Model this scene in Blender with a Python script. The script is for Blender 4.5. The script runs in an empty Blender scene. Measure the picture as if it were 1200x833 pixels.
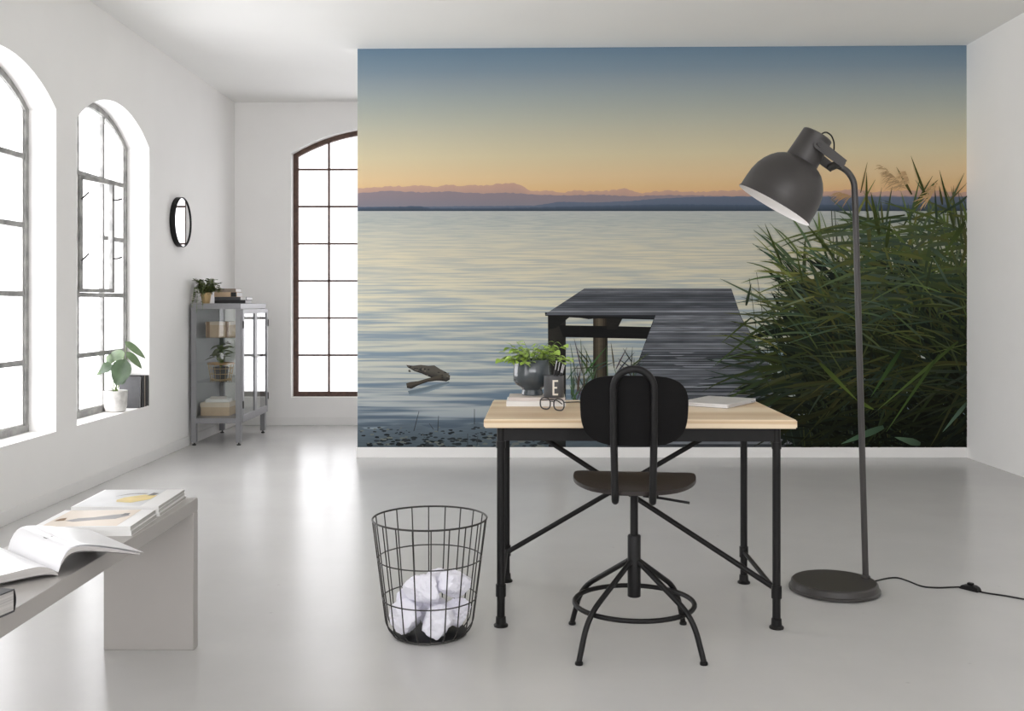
import bpy, bmesh, math, random
from mathutils import Vector, Matrix, noise

random.seed(11)
SC = bpy.context.scene
COL = SC.collection
R = math.radians

# ------------------------------------------------------------------ camera
CAMH = 1.163                       # eye height, metres
FPX = 1167.0                       # focal length in photo pixels (1200 x 833 frame)
PX, PY = 607.0, 354.0              # vanishing point of the room in the photo
cam_d = bpy.data.cameras.new('camera')
cam = bpy.data.objects.new('camera', cam_d)
COL.objects.link(cam)
cam.location = (0, 0, CAMH)
cam.rotation_euler = (R(90), 0, 0)
cam_d.sensor_width = 36.0
cam_d.lens = FPX * 36.0 / 1200.0
cam_d.shift_x = -(PX - 600.0) / 1200.0
cam_d.shift_y = -(416.5 - PY) / 1200.0
cam_d.clip_end = 200
SC.camera = cam

# ------------------------------------------------------------------ world: bright overcast sky
w = bpy.data.worlds.new('overcast_sky')
SC.world = w
w.use_nodes = True
bg = w.node_tree.nodes['Background']
bg.inputs['Color'].default_value = (0.975, 0.97, 1.0, 1)
bg.inputs['Strength'].default_value = 1.0

SC.view_settings.view_transform = 'Standard'
SC.view_settings.look = 'None'
SC.view_settings.gamma = 1.0
SC.view_settings.use_curve_mapping = False
SC.view_settings.exposure = 2.85
SC.cycles.max_bounces = 14
SC.cycles.diffuse_bounces = 8
SC.cycles.glossy_bounces = 6
SC.cycles.transmission_bounces = 8
SC.cycles.transparent_max_bounces = 32
SC.cycles.sample_clamp_indirect = 8.0
SC.cycles.use_denoising = True

# room measures (metres); X right, Y away from the camera, Z up
XL, XR = -2.68, 3.36               # left and right wall faces
YB, YM = 9.42, 7.46                # back wall face, mural wall face
YREAR = -3.6                       # face of the unseen rear wall behind the camera
XM = -1.2025                       # free end of the mural wall
def ceil_z(x): return 3.067 + 0.006 * x
SILL, SPRING, RISE = 0.412, 2.28, 0.215
LEFT_WIN = [(6.05, 7.24), (4.59, 5.78), (0.21, 1.40), (-1.25, -0.06), (-2.71, -1.52)]  # last three are unseen windows, added for daylight from behind left
BACK_WIN = (-2.147, -0.34)         # along X on the back wall
B_SILL, B_SPRING, B_RISE = 0.262, 2.575, 0.25

def portal(name, loc, rot, sx, sy):
    """marks a daylight opening for the sky sampling; gives no light of its own"""
    d = bpy.data.lights.new(name, 'AREA'); d.shape = 'RECTANGLE'; d.size = sx; d.size_y = sy
    d.cycles.is_portal = True
    o = bpy.data.objects.new(name, d); COL.objects.link(o)
    o.location = loc; o.rotation_euler = rot
    return o
for k, (a, b) in enumerate(LEFT_WIN):
    portal('sky_portal', (XL - 0.3, (a + b) / 2, 1.46), (0, R(-90), 0), 2.2, b - a)
portal('sky_portal', (sum(BACK_WIN) / 2, YB + 0.3, 1.55), (R(-90), 0, 0), 1.85, 2.7)

portal('sky_portal', (0.35, YREAR, 2.3), (R(90), 0, 0), 5.3, 1.3)

# ------------------------------------------------------------------ colour + materials
def s2l(c):
    return c / 12.92 if c <= 0.04045 else ((c + 0.055) / 1.055) ** 2.4
def rgb(r, g, b, gain=1.0):
    return (min(s2l(r / 255) * gain, 0.95), min(s2l(g / 255) * gain, 0.95), min(s2l(b / 255) * gain, 0.95), 1.0)

def mat(name, color, rough=0.5, metal=0.0, spec=0.5, var=0.06, scale=6.0, bump=0.0, bscale=60.0, stretch=(1, 1, 1), color2=None, coat=0.0):
    """principled surface with a procedural tint variation and optional fine relief"""
    m = bpy.data.materials.new(name); m.use_nodes = True
    nt = m.node_tree; N = nt.nodes; L = nt.links
    p = N['Principled BSDF']
    p.inputs['Roughness'].default_value = rough
    p.inputs['Metallic'].default_value = metal
    p.inputs['Specular IOR Level'].default_value = spec
    p.inputs['Coat Weight'].default_value = coat
    tc = N.new('ShaderNodeTexCoord'); mp = N.new('ShaderNodeMapping')
    mp.inputs['Scale'].default_value = stretch
    L.new(tc.outputs['Object'], mp.inputs['Vector'])
    nz = N.new('ShaderNodeTexNoise'); nz.inputs['Scale'].default_value = scale; nz.inputs['Detail'].default_value = 5
    L.new(mp.outputs['Vector'], nz.inputs['Vector'])
    rp = N.new('ShaderNodeValToRGB')
    c2 = color2 or tuple(min(1, c * (1 + var)) for c in color[:3]) + (1,)
    c1 = color if color2 else tuple(c * (1 - var) for c in color[:3]) + (1,)
    rp.color_ramp.elements[0].position = 0.35; rp.color_ramp.elements[0].color = c1
    rp.color_ramp.elements[1].position = 0.65; rp.color_ramp.elements[1].color = c2
    L.new(nz.outputs['Fac'], rp.inputs['Fac'])
    L.new(rp.outputs['Color'], p.inputs['Base Color'])
    if bump > 0:
        nb = N.new('ShaderNodeTexNoise'); nb.inputs['Scale'].default_value = bscale; nb.inputs['Detail'].default_value = 3
        L.new(mp.outputs['Vector'], nb.inputs['Vector'])
        bp = N.new('ShaderNodeBump'); bp.inputs['Strength'].default_value = bump; bp.inputs['Distance'].default_value = 0.002
        L.new(nb.outputs['Fac'], bp.inputs['Height']); L.new(bp.outputs['Normal'], p.inputs['Normal'])
    return m

def glass(name, tint=(1, 1, 1, 1), rough=0.0, haze=0.0):
    """thin pane: clear transmission, Fresnel reflection, optional milky haze"""
    m = bpy.data.materials.new(name); m.use_nodes = True
    nt = m.node_tree; N = nt.nodes; L = nt.links
    for n in list(N): N.remove(n)
    out = N.new('ShaderNodeOutputMaterial')
    t = N.new('ShaderNodeBsdfTransparent'); t.inputs['Color'].default_value = tint
    g = N.new('ShaderNodeBsdfGlossy'); g.inputs['Roughness'].default_value = rough
    f = N.new('ShaderNodeFresnel'); f.inputs['IOR'].default_value = 1.5
    mx = N.new('ShaderNodeMixShader')
    # reflect once, on the face the ray enters; twice the strength stands for both faces of the pane
    ge = N.new('ShaderNodeNewGeometry')
    iv = N.new('ShaderNodeMath'); iv.operation = 'SUBTRACT'; iv.inputs[0].default_value = 1.0; L.new(ge.outputs['Backfacing'], iv.inputs[1])
    ff = N.new('ShaderNodeMath'); ff.operation = 'MULTIPLY'; L.new(f.outputs['Fac'], ff.inputs[0]); L.new(iv.outputs[0], ff.inputs[1])
    f2 = N.new('ShaderNodeMath'); f2.operation = 'MULTIPLY'; f2.inputs[1].default_value = 1.7; f2.use_clamp = True; L.new(ff.outputs[0], f2.inputs[0])
    L.new(f2.outputs[0], mx.inputs['Fac']); L.new(t.outputs['BSDF'], mx.inputs[1]); L.new(g.outputs['BSDF'], mx.inputs[2])
    last = mx
    if haze > 0:
        tl = N.new('ShaderNodeBsdfTranslucent'); tl.inputs['Color'].default_value = (0.9, 0.9, 0.9, 1)
        nz = N.new('ShaderNodeTexNoise'); nz.inputs['Scale'].default_value = 3.0
        tc = N.new('ShaderNodeTexCoord'); L.new(tc.outputs['Object'], nz.inputs['Vector'])
        mu = N.new('ShaderNodeMath'); mu.operation = 'MULTIPLY'; mu.inputs[1].default_value = 2 * haze
        L.new(nz.outputs['Fac'], mu.inputs[0])
        m2 = N.new('ShaderNodeMixShader'); L.new(mu.outputs[0], m2.inputs['Fac'])
        L.new(mx.outputs[0], m2.inputs[1]); L.new(tl.outputs[0], m2.inputs[2]); last = m2
    L.new(last.outputs[0], out.inputs['Surface'])
    return m

def floor_mat():
    m = bpy.data.materials.new('polished_screed'); m.use_nodes = True
    nt = m.node_tree; N = nt.nodes; L = nt.links; p = N['Principled BSDF']
    tc = N.new('ShaderNodeTexCoord')
    def nz(scale, detail, rough=0.5):
        n = N.new('ShaderNodeTexNoise'); n.inputs['Scale'].default_value = scale; n.inputs['Detail'].default_value = detail
        n.inputs['Roughness'].default_value = rough
        L.new(tc.outputs['Object'], n.inputs['Vector']); return n
    a = nz(1.3, 6, 0.6); b = nz(16, 4, 0.7)
    rp = N.new('ShaderNodeValToRGB')
    rp.color_ramp.elements[0].position = 0.3; rp.color_ramp.elements[0].color = rgb(190, 189, 187)
    rp.color_ramp.elements[1].position = 0.72; rp.color_ramp.elements[1].color = rgb(198, 197, 195)
    L.new(a.outputs['Fac'], rp.inputs['Fac'])
    # small pock marks in the screed
    vo = N.new('ShaderNodeTexVoronoi'); vo.inputs['Scale'].default_value = 5.5; L.new(tc.outputs['Object'], vo.inputs['Vector'])
    sp = N.new('ShaderNodeValToRGB'); sp.color_ramp.elements[0].position = 0.02; sp.color_ramp.elements[0].color = (0.72, 0.72, 0.72, 1)
    sp.color_ramp.elements[1].position = 0.05; sp.color_ramp.elements[1].color = (1, 1, 1, 1)
    L.new(vo.outputs['Distance'], sp.inputs['Fac'])
    mx = N.new('ShaderNodeMix'); mx.data_type = 'RGBA'; mx.blend_type = 'MULTIPLY'; mx.inputs['Factor'].default_value = 0.45
    L.new(rp.outputs['Color'], mx.inputs[6]); L.new(sp.outputs['Color'], mx.inputs[7])
    L.new(mx.outputs[2], p.inputs['Base Color'])
    mr = N.new('ShaderNodeMapRange'); mr.inputs['To Min'].default_value = 0.235; mr.inputs['To Max'].default_value = 0.255
    L.new(b.outputs['Fac'], mr.inputs['Value']); L.new(mr.outputs[0], p.inputs['Roughness'])
    p.inputs['Specular IOR Level'].default_value = 0.4
    return m

def pine_mat():
    m = bpy.data.materials.new('pine_wood'); m.use_nodes = True
    nt = m.node_tree; N = nt.nodes; L = nt.links; p = N['Principled BSDF']
    tc = N.new('ShaderNodeTexCoord'); mp = N.new('ShaderNodeMapping'); mp.inputs['Scale'].default_value = (0.9, 9, 22)
    L.new(tc.outputs['Object'], mp.inputs['Vector'])
    wv = N.new('ShaderNodeTexWave'); wv.wave_type = 'RINGS'; wv.rings_direction = 'X'
    wv.inputs['Scale'].default_value = 0.55; wv.inputs['Distortion'].default_value = 5.0; wv.inputs['Detail'].default_value = 3; wv.inputs['Detail Scale'].default_value = 0.8
    L.new(mp.outputs['Vector'], wv.inputs['Vector'])
    rp = N.new('ShaderNodeValToRGB')
    rp.color_ramp.elements[0].color = rgb(200, 172, 136); rp.color_ramp.elements[1].color = rgb(226, 207, 178)
    rp.color_ramp.elements[1].position = 0.55
    L.new(wv.outputs['Fac'], rp.inputs['Fac']); L.new(rp.outputs['Color'], p.inputs['Base Color'])
    p.inputs['Roughness'].default_value = 0.42
    return m

MW = mat('white_wall_paint', rgb(238, 237, 235), 0.7, spec=0.25, var=0.012, scale=2.0, bump=0.12, bscale=35)
MCEIL = mat('white_ceiling_paint', rgb(236, 236, 234), 0.85, spec=0.1, var=0.01, scale=1.5)
MTRIM = mat('white_trim_paint', rgb(232, 231, 229), 0.45, var=0.01)
MFLOOR = floor_mat()
MPINE = pine_mat()
MBLACK = mat('black_powder_coat', rgb(16, 15, 15), 0.48, spec=0.28, var=0.08, scale=20)
MBLACKWOOD = mat('black_stained_ply', rgb(13, 12, 12), 0.7, spec=0.15, var=0.12, scale=8, stretch=(1, 6, 6))
MSEATWOOD = mat('dark_brown_ply', rgb(38, 31, 28), 0.42, spec=0.4, var=0.12, scale=8, stretch=(1, 8, 8))
MLAMP = mat('dark_grey_lamp_paint', rgb(52, 49, 47), 0.42, var=0.05, scale=12)
MLAMPIN = mat('white_lamp_lining', rgb(240, 238, 236), 0.5, var=0.01)
MSTEELW = mat('weathered_window_steel', rgb(124, 124, 122), 0.6, scale=14, color2=rgb(164, 163, 160), bump=0.3, bscale=90)
MRUST = mat('brown_window_steel', rgb(74, 54, 47), 0.6, scale=30, color2=rgb(98, 72, 60))
MPUTTY = mat('white_putty', rgb(214, 213, 210), 0.7, scale=20, var=0.06)
MGLASS = glass('window_glass')
MGLASSB = glass('milky_back_glass', tint=(0.66, 0.66, 0.66, 1))
MCGLASS = glass('cabinet_glass', tint=(0.93, 0.945, 0.94, 1))
MLENS = glass('spectacle_lens')
MCAB = mat('grey_cabinet_steel', rgb(134, 134, 137), 0.35, spec=0.5, var=0.03, scale=10)
MDARKMETAL = mat('dark_metal', rgb(52, 50, 48), 0.4, metal=0.3)
MBENCH = mat('warm_grey_laminate', rgb(172, 168, 164), 0.38, var=0.02, scale=5)
MMIRROR = mat('silvered_glass', (0.95, 0.96, 0.97, 1), 0.01, metal=1.0, var=0.0)
MPAPER = mat('white_paper', rgb(240, 239, 240), 0.75, var=0.02, scale=8)
MPAGE = mat('glossy_page', rgb(241, 241, 243), 0.28, var=0.01, scale=3)
MPAGEEDGE = mat('page_edge', rgb(186, 183, 180), 0.8, var=0.15, scale=14, stretch=(0.2, 0.2, 40))
MCRUMPLE = mat('crumpled_paper', rgb(238, 237, 246), 0.7, var=0.02)
MCOVERW = mat('white_cover', rgb(232, 231, 229), 0.3, var=0.02)
MCOVERB = mat('beige_cover', rgb(222, 206, 186), 0.35, var=0.04)
MCOVERG = mat('pale_grey_cover', rgb(206, 207, 208), 0.35, var=0.05, scale=9)
MINKG = mat('grey_ink', rgb(138, 134, 132), 0.4, var=0.1, scale=18)
MINKY = mat('yellow_ink', rgb(226, 200, 110), 0.4, var=0.08, scale=18)
MINKD = mat('dark_ink', rgb(84, 80, 80), 0.4, var=0.1, scale=18)
MBOOKDARK = mat('charcoal_book_cloth', rgb(78, 78, 80), 0.6, var=0.08, scale=30)
MBOOKBLACK = mat('black_book_cloth', rgb(40, 39, 40), 0.55, var=0.1, scale=30)
MBOOKTAUPE = mat('taupe_book_cloth', rgb(150, 138, 126), 0.6, var=0.08, scale=20)
MBOOKPINK = mat('pale_rose_cover', rgb(206, 196, 190), 0.5, var=0.04)
MKRAFT = mat('beige_board', rgb(206, 180, 150), 0.7, var=0.05, scale=14)
MKRAFTD = mat('brown_board', rgb(150, 118, 88), 0.7, var=0.08, scale=14)
MCONCRETE = mat('pale_concrete', rgb(196, 194, 190), 0.75, scale=22, color2=rgb(226, 224, 220), bump=0.3, bscale=70)
MSOIL = mat('potting_soil', rgb(58, 46, 38), 0.95, var=0.3, scale=60, bump=0.6, bscale=120)
MLEAFD = mat('deep_green_leaf', rgb(46, 64, 42), 0.4, scale=14, color2=rgb(64, 84, 56))
MLEAFP = mat('pale_green_leaf', rgb(84, 104, 72), 0.4, scale=14, color2=rgb(106, 124, 92))
MLEAFY = mat('fresh_green_leaf', rgb(132, 166, 58), 0.5, scale=30, color2=rgb(172, 198, 92))
MLEAFO = mat('ivy_green_leaf', rgb(62, 78, 44), 0.5, scale=40, color2=rgb(118, 126, 74))
MSTEM = mat('green_stem', rgb(104, 122, 72), 0.6)
MGLAZE = mat('blue_grey_glaze', rgb(64, 71, 75), 0.16, var=0.12, scale=3, stretch=(1, 1, 9), coat=0.4)
MCUP = mat('matt_charcoal_porcelain', rgb(76, 77, 80), 0.5, var=0.03)
MCREAM = mat('cream_print', rgb(226, 220, 208), 0.5, var=0.01)
MBRASS = mat('matt_brass', rgb(196, 168, 122), 0.4, metal=0.35, var=0.05)
MALU = mat('brushed_aluminium', rgb(214, 213, 214), 0.32, metal=0.55, var=0.02, scale=40)
MPEN = mat('black_plastic', rgb(34, 33, 33), 0.3, var=0.05)
MWOODRIM = mat('oak_rim', rgb(186, 148, 104), 0.55, var=0.1, scale=12)

# ------------------------------------------------------------------ mesh helpers
class B:
    def __init__(self): self.v = []; self.f = []; self.c = None
    def add(self, vs, fs):
        o = len(self.v); self.v += [tuple(p) for p in vs]; self.f += [tuple(i + o for i in f) for f in fs]; return self
    def box(self, x0, y0, z0, x1, y1, z1, M=None):
        vs = [Vector(p) for p in ((x0, y0, z0), (x1, y0, z0), (x1, y1, z0), (x0, y1, z0), (x0, y0, z1), (x1, y0, z1), (x1, y1, z1), (x0, y1, z1))]
        if M: vs = [M @ p for p in vs]
        return self.add(vs, [(3, 2, 1, 0), (4, 5, 6, 7), (0, 1, 5, 4), (1, 2, 6, 5), (2, 3, 7, 6), (3, 0, 4, 7)])
    def tube(self, pts, r, n=10, closed=False):
        pts = [Vector(p) for p in pts]; m = len(pts)
        rad = r if isinstance(r, (list, tuple)) else [r] * m
        tans = []
        for i in range(m):
            a = pts[i - 1] if (i or closed) else pts[i]
            b = pts[(i + 1) % m] if (i < m - 1 or closed) else pts[i]
            tans.append((b - a).normalized())
        t = tans[0]; up = Vector((0, 0, 1)) if abs(t.z) < 0.9 else Vector((1, 0, 0))
        nrm = (up - t * up.dot(t)).normalized(); vs = []
        for i in range(m):
            t = tans[i]; nrm = (nrm - t * nrm.dot(t)).normalized(); bn = t.cross(nrm)
            for k in range(n):
                a = 2 * math.pi * k / n
                vs.append(pts[i] + (nrm * math.cos(a) + bn * math.sin(a)) * rad[i])
        fs = []
        for i in range(m if closed else m - 1):
            j = (i + 1) % m
            for k in range(n):
                k2 = (k + 1) % n
                fs.append((i * n + k, i * n + k2, j * n + k2, j * n + k))
        if not closed:
            fs.append(tuple(range(n))[::-1]); fs.append(tuple((m - 1) * n + k for k in range(n)))
        return self.add(vs, fs)
    def lathe(self, prof, n=32, M=None, cap=True):
        vs = []; fs = []
        for (r, z) in prof:
            for k in range(n):
                a = 2 * math.pi * k / n; vs.append(Vector((r * math.cos(a), r * math.sin(a), z)))
        for i in range(len(prof) - 1):
            for k in range(n):
                k2 = (k + 1) % n; fs.append((i * n + k, i * n + k2, (i + 1) * n + k2, (i + 1) * n + k))
        if cap:
            fs.append(tuple(range(n))[::-1]); fs.append(tuple((len(prof) - 1) * n + k for k in range(n)))
        if M: vs = [M @ p for p in vs]
        return self.add(vs, fs)
    def cyl(self, x, y, z0, z1, r, n=20): return self.lathe([(r, z0), (r, z1)], n, Matrix.Translation((x, y, 0)))
    def prism(self, poly, P, d0, d1):
        """poly of (a, b), P(a, b, d) -> point; extruded from d0 to d1"""
        n = len(poly); vs = [P(a, b, d0) for a, b in poly] + [P(a, b, d1) for a, b in poly]
        fs = [tuple(range(n)), tuple(range(2 * n - 1, n - 1, -1))] + [(i, n + i, n + (i + 1) % n, (i + 1) % n) for i in range(n)]
        return self.add(vs, fs)
    def sheet(self, nu, nv, fn):
        vs = [fn(i / nu, j / nv) for j in range(nv + 1) for i in range(nu + 1)]
        fs = [(j * (nu + 1) + i, j * (nu + 1) + i + 1, (j + 1) * (nu + 1) + i + 1, (j + 1) * (nu + 1) + i) for j in range(nv) for i in range(nu)]
        return self.add(vs, fs)
    def xf(self, M):
        self.v = [tuple(M @ Vector(p)) for p in self.v]; return self
    def mesh(self, name, m, smooth=True, bevel=0.0, seg=2, fixn=True):
        me = bpy.data.meshes.new(name); me.from_pydata(self.v, [], self.f)
        if bevel > 0 or fixn:
            bm = bmesh.new(); bm.from_mesh(me)
            if fixn: bmesh.ops.recalc_face_normals(bm, faces=bm.faces)
            if bevel > 0:
                es = [e for e in bm.edges if len(e.link_faces) == 2 and e.calc_face_angle(0) > 0.6]
                bmesh.ops.bevel(bm, geom=es, offset=bevel, segments=seg, affect='EDGES', clamp_overlap=True)
            bm.to_mesh(me); bm.free()
        if smooth:
            me.shade_smooth(); me.set_sharp_from_angle(angle=R(38))
        me.materials.append(m); me.update()
        return me
    def build(self, name, m, parent=None, smooth=True, bevel=0.0, seg=2, fixn=True):
        return link(name, self.mesh(name, m, smooth, bevel, seg, fixn), parent)

def link(name, me, parent=None):
    o = bpy.data.objects.new(name, me); COL.objects.link(o)
    if parent: o.parent = parent
    return o
def tag(o, label=None, cat=None, group=None, kind=None):
    if label: o['label'] = label
    if cat: o['category'] = cat
    if group: o['group'] = group
    if kind: o['kind'] = kind
    return o
def thing(name, label, cat, loc=(0, 0, 0), rz=0.0, group=None):
    o = bpy.data.objects.new(name, None); COL.objects.link(o)
    o.location = loc; o.rotation_euler = (0, 0, rz); o.empty_display_size = 0.1
    return tag(o, label, cat, group)
def struct_root(name, loc=(0, 0, 0)):
    o = bpy.data.objects.new(name, None); COL.objects.link(o); o.location = loc; o['kind'] = 'structure'; return o
def struct(name, b, m, smooth=False, bevel=0.0):
    return tag(b.build(name, m, None, smooth, bevel), kind='structure')
def fillet(pts, r, seg=6):
    pts = [Vector(p) for p in pts]; out = [pts[0]]
    for i in range(1, len(pts) - 1):
        a, b, c = pts[i - 1], pts[i], pts[i + 1]
        d = min(r, (a - b).length * 0.48, (c - b).length * 0.48)
        p0 = b + (a - b).normalized() * d; p1 = b + (c - b).normalized() * d
        for k in range(seg + 1):
            t = k / seg; out.append(p0 * (1 - t) ** 2 + b * 2 * t * (1 - t) + p1 * t ** 2)
    out.append(pts[-1]); return out
def circle(r, z, n=40, cx=0, cy=0): return [(cx + r * math.cos(2 * math.pi * k / n), cy + r * math.sin(2 * math.pi * k / n), z) for k in range(n)]
T = Matrix.Translation
def RZ(a): return Matrix.Rotation(a, 4, 'Z')
def RX(a): return Matrix.Rotation(a, 4, 'X')
def RY(a): return Matrix.Rotation(a, 4, 'Y')
def at(x, y, Y):
    """photo pixel at a known depth Y -> point in the room"""
    return Vector(((x - PX) * Y / FPX, Y, CAMH - (y - PY) * Y / FPX))

# ------------------------------------------------------------------ room shell
b = B().box(XL - 0.3, YREAR, -0.1, XR + 0.3, YB + 0.3, 0.0)
struct('floor', b, MFLOOR)
b = B()
x0, x1 = XL - 0.3, XR + 0.3
vs = [(x, y, ceil_z(x) + dz) for dz in (0, 0.2) for (x, y) in ((x0, YREAR), (x1, YREAR), (x1, YB + 0.3), (x0, YB + 0.3))]
b.add(vs, [(0, 1, 2, 3), (7, 6, 5, 4), (0, 4, 5, 1), (1, 5, 6, 2), (2, 6, 7, 3), (3, 7, 4, 0)])
struct('ceiling', b, MCEIL)

def arch(s, a, bb, spring, rise):
    """segmental (circular) arch head"""
    h = (bb - a) / 2; rad = (h * h + rise * rise) / (2 * rise); d = s - (a + bb) / 2
    return spring + math.sqrt(max(rad * rad - d * d, 0)) - (rad - rise)
def wall_open(P, s0, s1, top, thick, wins):
    """solid wall along s with arched openings (a, b, sill, spring, rise); P(s, z, d) -> point, d into the wall"""
    b = B(); cuts = {s0, s1}; NS = 18
    for (a, e, *_ ) in wins:
        for k in range(NS + 1): cuts.add(round(a + (e - a) * k / NS, 6))
    cuts = sorted(cuts)
    def quad(p, q, r_, s_): b.add([p, q, r_, s_], [(0, 1, 2, 3)])
    for c0, c1 in zip(cuts, cuts[1:]):
        mid = (c0 + c1) / 2; win = next((w_ for w_ in wins if w_[0] < mid < w_[1]), None)
        spans = [((0, 0), (top, top))]
        if win:
            a, e, sill, spring, rise = win
            h0, h1 = arch(c0, a, e, spring, rise), arch(c1, a, e, spring, rise)
            spans = [((0, 0), (sill, sill)), ((h0, h1), (top, top))]
            quad(P(c0, sill, 0), P(c1, sill, 0), P(c1, sill, thick), P(c0, sill, thick))
            quad(P(c0, h0, 0), P(c1, h1, 0), P(c1, h1, thick), P(c0, h0, thick))
        for (l0, l1), (u0, u1) in spans:
            for d in (0, thick): quad(P(c0, l0, d), P(c1, l1, d), P(c1, u1, d), P(c0, u0, d))
    for (a, e, sill, spring, rise) in wins:
        for s in (a, e): quad(P(s, sill, 0), P(s, spring, 0), P(s, spring, thick), P(s, sill, thick))
    for s in (s0, s1): quad(P(s, 0, 0), P(s, top, 0), P(s, top, thick), P(s, 0, thick))
    bm = bmesh.new(); me = bpy.data.meshes.new('t'); me.from_pydata(b.v, [], b.f); bm.from_mesh(me)
    bmesh.ops.remove_doubles(bm, verts=bm.verts, dist=1e-5)
    bm.verts.index_update(); b.v = [tuple(v.co) for v in bm.verts]; b.f = [tuple(v.index for v in f.verts) for f in bm.faces]
    bm.free(); bpy.data.meshes.remove(me)
    return b
PL = lambda s, z, d: (XL - d, s, z)
PB = lambda s, z, d: (s, YB + d, z)
struct('wall_left', wall_open(PL, YREAR, YB + 0.28, 3.1, 0.28, [(a, e, SILL, SPRING, RISE) for a, e in LEFT_WIN]), MW)
struct('wall_back', wall_open(PB, XL, XR, 3.1, 0.22, [(BACK_WIN[0], BACK_WIN[1], B_SILL, B_SPRING, B_RISE)]), MW)
struct('wall_right', B().box(XR, YREAR, 0, XR + 0.25, YB + 0.2, 3.1), MW)
# unseen rear wall, added behind the camera with an opening sized for fill light
RW = (-2.3, 3.0, 1.65, 2.95)
struct('wall_rear_unseen', B().box(XL, YREAR - 0.2, 0, XR, YREAR, RW[2]).box(XL, YREAR - 0.2, RW[3], XR, YREAR, 3.1).box(XL, YREAR - 0.2, RW[2], RW[0], YREAR, RW[3]).box(RW[1], YREAR - 0.2, RW[2], XR, YREAR, RW[3]), MW)
struct('wall_center', B().box(XM, YM, 0, XR, YM + 0.16, 3.08), MW)
BBH = 0.077
struct('baseboard_left', B().box(XL, YREAR, 0, XL + 0.012, YB, BBH), MTRIM, bevel=0.003)
struct('baseboard_back', B().box(XL + 0.012, YB - 0.012, 0, XR, YB, BBH), MTRIM, bevel=0.003)
struct('baseboard_center', B().box(XM - 0.008, YM - 0.01, 0, XR, YM, BBH), MTRIM, bevel=0.002)

# ------------------------------------------------------------------ windows
def bar_poly(b, pts, P, d0, d1, half):
    """a bar that follows pts (s, z) with half width, from depth d0 to d1"""
    n = len(pts); L_, R_ = [], []
    for i in range(n):
        a = Vector(pts[max(i - 1, 0)]); c = Vector(pts[min(i + 1, n - 1)]); t = (c - a).normalized(); nn = Vector((-t.y, t.x)); p = Vector(pts[i])
        L_.append(p + nn * half); R_.append(p - nn * half)
    for i in range(n - 1):
        b.prism([L_[i], L_[i + 1], R_[i + 1], R_[i]], P, d0, d1)
def make_window(name, P, a, e, sill, spring, rise, cols, zbars, fw, bw, d0, d1, m, skip=None, putty=False, gm=MGLASS):
    root = struct_root(name, P((a + e) / 2, sill, 0))
    base = Vector(root.location)
    Q = lambda s, z, d: Vector(P(s, z, d)) - base
    NS = 24; top = lambda s, off=0: arch(min(max(s, a), e), a, e, spring, rise) - off
    # outer frame: jambs, sill bar, arch head
    def part(nm, pts, half, dd0=d0, dd1=d1, mm=m, par=root):
        bb = B(); bar_poly(bb, pts, Q, dd0, dd1, half); return bb.build(nm, mm, par, False)
    h = fw / 2
    part('jamb', [(a + h, sill), (a + h, spring)], h); part('jamb', [(e - h, sill), (e - h, spring)], h)
    part('bottom_rail', [(a, sill + h), (e, sill + h)], h, d0 - 0.002)
    part('arch_head', [(a + (e - a) * k / NS, top(a + (e - a) * k / NS, h)) for k in range(NS + 1)], h, d0 - 0.002)
    for s in cols:
        zt = top(s, fw); segs = [(sill + fw, zt)]
        part('mullion', [(s, sill + fw), (s, zt)], bw / 2, d0 + 0.006, d1 - 0.006)
    xs = [a + fw] + list(cols) + [e - fw]
    for z in zbars:
        for i in range(len(xs) - 1):
            if skip and skip(i, z): continue
            if z > spring + 0.02 and False: continue
            part('glazing_bar', [(xs[i], z), (xs[i + 1], z)], bw / 2, d0 + 0.004, d1 - 0.008)
    # panes, one per light
    zs = [sill + fw] + list(zbars) + [99]
    for i in range(len(xs) - 1):
        j = 0
        while j < len(zs) - 1:
            j2 = j + 1
            while skip and j2 < len(zs) - 1 and skip(i, zs[j2]): j2 += 1
            zlo, zhi = zs[j], zs[j2]
            if skip and skip(i, (zlo, zhi)): j = j2; continue
            ss = [xs[i] + (xs[i + 1] - xs[i]) * k / 8 for k in range(9)]
            up = [(s, min(zhi, top(s, fw * 0.8))) for s in ss]
            poly = [(ss[0], zlo), (ss[-1], zlo)] + up[::-1]
            dm = (d0 + d1) / 2
            B().prism(poly, Q, dm - 0.002, dm + 0.002).build('pane', gm, root, False)
            if putty:
                bb = B(); pw = 0.006
                loop = [(ss[0] + 0.008, zlo + 0.006)] + [(min(max(s, ss[0] + 0.008), ss[-1] - 0.008), z_ - 0.006) for s, z_ in up] + [(ss[-1] - 0.008, zlo + 0.006), (ss[0] + 0.008, zlo + 0.006)]
                bar_poly(bb, loop, Q, dm - 0.01, dm + 0.01, pw); bb.build('putty', MPUTTY, root, False)
            j = j2
    return root, Q
ZB = [0.814, 1.211, 1.607, 2.003]
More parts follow.
